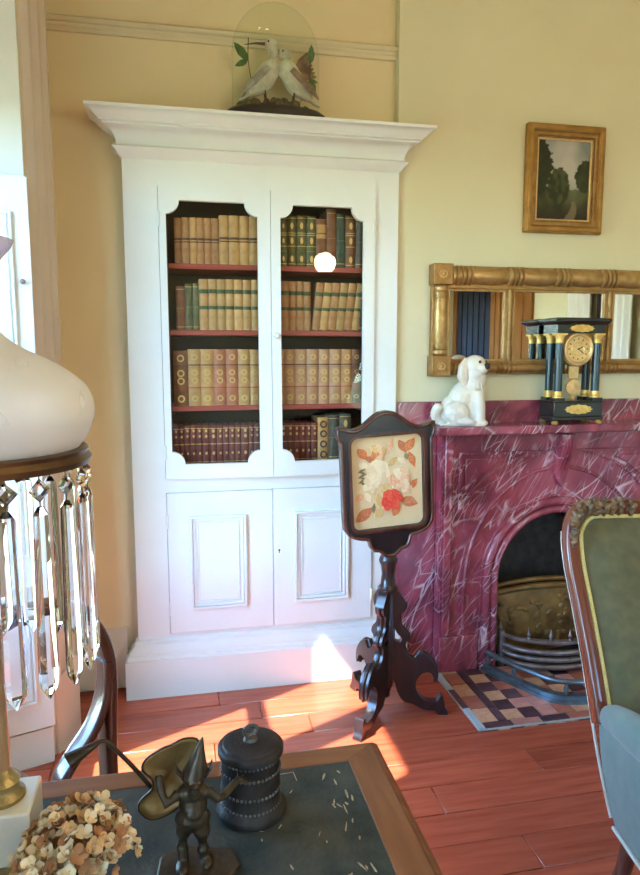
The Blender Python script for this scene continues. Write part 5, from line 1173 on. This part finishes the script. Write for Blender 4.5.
for s_ in (-1, 1):
    build(MB().lathe([(0, 0), (.011, 0), (.014, .03), (.011, .06), (.020, .30), (.024, .36), (.018, .38), (.022, .404), (0, .404)], 18).warp(lambda p: p+Vector((s_*.165, -.36, 0))), 'leg', 'mahogany', bch, smooth=50)
    build(MB().tube([(s_*.155, .0, .404), (s_*.158, .020, .20), (s_*.165, .065, 0)], [.019, .017, .013], 12), 'leg', 'mahogany', bch, smooth=50)

# ================================================================== GREEN ARMCHAIR
ac = thing('armchair', 'green velvet armchair with carved rosewood frame beside the hearth', 'armchair', (1.375, 1.40, 0), math.radians(-3))
def lean(z): return (z-.27)*.40-.01
ho = [(.292, .30), (.300, .40), (.304, .52), (.306, .66), (.312, .80), (.318, .92), (.306, 1.005), (.268, 1.048), (.205, 1.052), (.10, 1.050), (0, 1.056)]
bp = cr([(x, lean(z), z) for x, z in ho]+[(-x, lean(z), z) for x, z in ho[-2::-1]], 4)
def inset(path, k): return [(p[0]*(1-k/.31), p[1], p[2]-(k if p[2] > .99 else 0)*(min(1, (p[2]-.99)/.03))) for p in path]
top_path = [p for p in bp if p[2] > .50]
build(ribbon(top_path, .021, .022), 'back_frame', 'rosewood', ac, smooth=85)
ip = inset([p for p in bp if p[2] > .46], .024)
build(MB().tube([(p[0], p[1]-.014, p[2]) for p in ip], .0065, 8), 'inner_gimp', 'gimp_gold', ac, smooth=70)
opth = [(p[0]*1.052, p[1]+.016, p[2]+(.018 if p[2] > .99 else 0)) for p in bp]
build(MB().tube([p for p in opth if p[2] < 1.0 and p[0] < 0], .0042, 8), 'outer_gimp', 'gimp_pale', ac, smooth=70); build(MB().tube([p for p in opth if p[2] < 1.0 and p[0] > 0], .0042, 8), 'outer_gimp', 'gimp_pale', ac, smooth=70)
def hw(z):
    for (x0, z0), (x1, z1) in zip(ho, ho[1:]):
        if z0 <= z <= z1 and z1 > z0: return x0+(x1-x0)*(z-z0)/(z1-z0)
    return .25
m_ = MB(); vv = []; nx, nz = 24, 26
for j in range(nz+1):
    z = .40+(1.026-.40)*j/nz; wz = hw(min(z, 1.004))-.024
    if z > .94: wz = (hw(.94)-.024)-.085*(1-math.sqrt(max(0, 1-((z-.94)/.0865)**2)))
    for i in range(nx+1):
        u = -1+2*i/nx; e = (1-abs(u)**6)*(1-max(0, (z-.90)/.117)**4); vv.append((u*wz, lean(z)-.008-.040*e, z))
m_.add(vv, [(j*(nx+1)+i, j*(nx+1)+i+1, (j+1)*(nx+1)+i+1, (j+1)*(nx+1)+i) for j in range(nz) for i in range(nx)])
bpd = build(m_, 'back_pad', 'velvet_olive', ac, smooth=80)
bb_ = [(p[0]*.99, p[2]-.004) for p in bp]
mb = MB().prism(bb_, .004, .018, 'Y').warp(lambda p: Vector((p.x, p.y+lean(p.z), p.z))); build(mb, 'outside_back', 'velvet_teal', ac, smooth=30)
for s_ in (-1, 1):       # carved leaf work on the shoulders, running along the crest
    cm = MB(); rr = random.Random(4); sh_ = [p for p in top_path if p[0]*s_ > .12 and p[2] > .955]
    for k, p in enumerate(sh_):
        for q in range(7):
            t = q/6; cm.ball((p[0]+s_*rr.uniform(-.004, .006), p[1]-.024+.012*abs(t-.5)+rr.uniform(-.003, .003), p[2]-.014+.040*t+rr.uniform(-.002, .002)), (.010+.004*math.sin(k*2.1+q), .011, .0065), 8, 6, rot=Matrix.Rotation(s_*(.9-1.6*t)+.3*math.sin(k*1.7), 3, 'Y').to_euler())
    for k, p in enumerate(sh_[::3]): cm.ball((p[0], p[1]-.036, p[2]+.010), (.012, .008, .008), 8, 6, rot=Matrix.Rotation(s_*.8, 3, 'Y').to_euler())
    blob(cm, 'carved_crest', 'carved_wood', ac, .0022, 0)
for s_ in (-1, 1):       # arms: padded roll, outside panel, show-wood front
    rl = cr([(s_*.282, lean(.54)-.012, .535), (s_*.296, .02, .562), (s_*.318, -.10, .590), (s_*.325, -.24, .602), (s_*.315, -.36, .594)], 5)
    build(MB().tube(rl, [.030+.016*min(1, i/10) for i in range(len(rl))], 18), 'arm_roll', 'velvet_teal', ac, smooth=80)
    pv = []; k1, k2 = 14, 8
    for i in range(k1+1):
        t = i/k1; yb = lean(.30+.24*0)
        for j in range(k2+1):
            v = j/k2; z = .285+(.530+.050*min(1, t*2)-.285)*v; y0 = lean(z)+.006; y_ = y0+(-.40-y0)*t
            pv.append((s_*(.304+.020*math.sin(PI*t*.8)+.012*math.sin(PI*v)), y_, z))
    po = [(x-s_*.05, y_, z) for x, y_, z in pv]; n = len(pv); q = k2+1
    fs = [(i*q+j, i*q+j+1, (i+1)*q+j+1, (i+1)*q+j) for i in range(k1) for j in range(k2)]
    bd_ = [i*q for i in range(k1+1)]+[k1*q+j for j in range(1, k2+1)]+[i*q+k2 for i in range(k1-1, -1, -1)]+[j for j in range(k2-1, 0, -1)]
    build(MB().add(pv+po, fs+[tuple(k+n for k in f) for f in fs]+[(a, b2, b2+n, a+n) for a, b2 in zip(bd_, bd_[1:]+bd_[:1])]), 'arm_panel', 'velvet_teal', ac, smooth=60)
    eg = [pv[i*q] for i in range(k1+1)]
    build(MB().tube([(x+s_*.004, y_, z-.002) for x, y_, z in eg], .006, 8), 'lower_gimp', 'gimp_pale', ac, smooth=70)
    build(MB().tube(cr([(s_*.318, -.41, .60), (s_*.300, -.435, .50), (s_*.275, -.42, .38), (s_*.285, -.43, .28)], 5), .024, 12), 'arm_support', 'rosewood', ac, smooth=60)
    build(MB().lathe([(0, 0), (.016, 0), (.018, .02), (.014, .04), (.022, .16), (.030, .22), (.024, .24), (.030, .27), (0, .27)], 20).warp(lambda p: p+Vector((s_*.27, -.42, 0))), 'leg', 'rosewood', ac, smooth=50)
    build(MB().tube([(s_*.262, -.015, .28), (s_*.262, .02, .14), (s_*.268, .075, 0)], [.024, .020, .015], 12), 'leg', 'mahogany', ac, smooth=50)
build(MB().box(-.285, .285, -.44, -.02, .245, .290), 'seat_rail', 'rosewood', ac, bevel=.008)
build(MB().prism(rrect(-.265, .265, -.45, .0, .05), .2905, .42, 'Z'), 'seat_cushion', 'velvet_olive', ac, bevel=.035, seg=5)

# ================================================================== CHANDELIER behind the viewer, mirrored in the bookcase glass
g = on(325, 263, 'Y', 2*(FY+.004)-.25)
GX, GY, GZ = g.x, .25, g.z
cdx, cdy = 1.53, .25
cd = thing('chandelier', 'brass ceiling lamp with round lit frosted globes', 'chandelier', (cdx, cdy, ZC))
build(MB().lathe([(0, 0), (.07, 0), (.06, -.02), (.02, -.035), (.011, -.05), (.011, GZ-ZC+.10), (.030, GZ-ZC+.08), (.042, GZ-ZC+.03), (.030, GZ-ZC-.03), (.012, GZ-ZC-.08), (0, GZ-ZC-.10)], 24), 'stem', 'brass_knob', cd, smooth=50)
R_c = cdx-GX
for k in range(3):
    a = PI+k*2*PI/3; c, s_ = math.cos(a), math.sin(a)
    ar = cr([(.02*c, .02*s_, GZ-ZC), (R_c*.4*c, R_c*.4*s_, GZ-ZC-.12), (R_c*.8*c, R_c*.8*s_, GZ-ZC-.13), (R_c*c, R_c*s_, GZ-ZC-.09)], 5)
    am = build(MB().tube(ar, .008, 8), 'arm', 'brass_knob', cd, smooth=60)
    build(MB().lathe([(0, -.095), (.03, -.09), (.045, -.078), (.02, -.075)], 18, cap=False).warp(lambda p: p+Vector((R_c*c, R_c*s_, GZ-ZC+.002))), 'cup', 'brass_knob', am, smooth=60)
    build(MB().ball((R_c*c, R_c*s_, GZ-ZC+.0), (.092, .092, .086), 24, 16), 'globe', 'globe_lit', am, smooth=80)
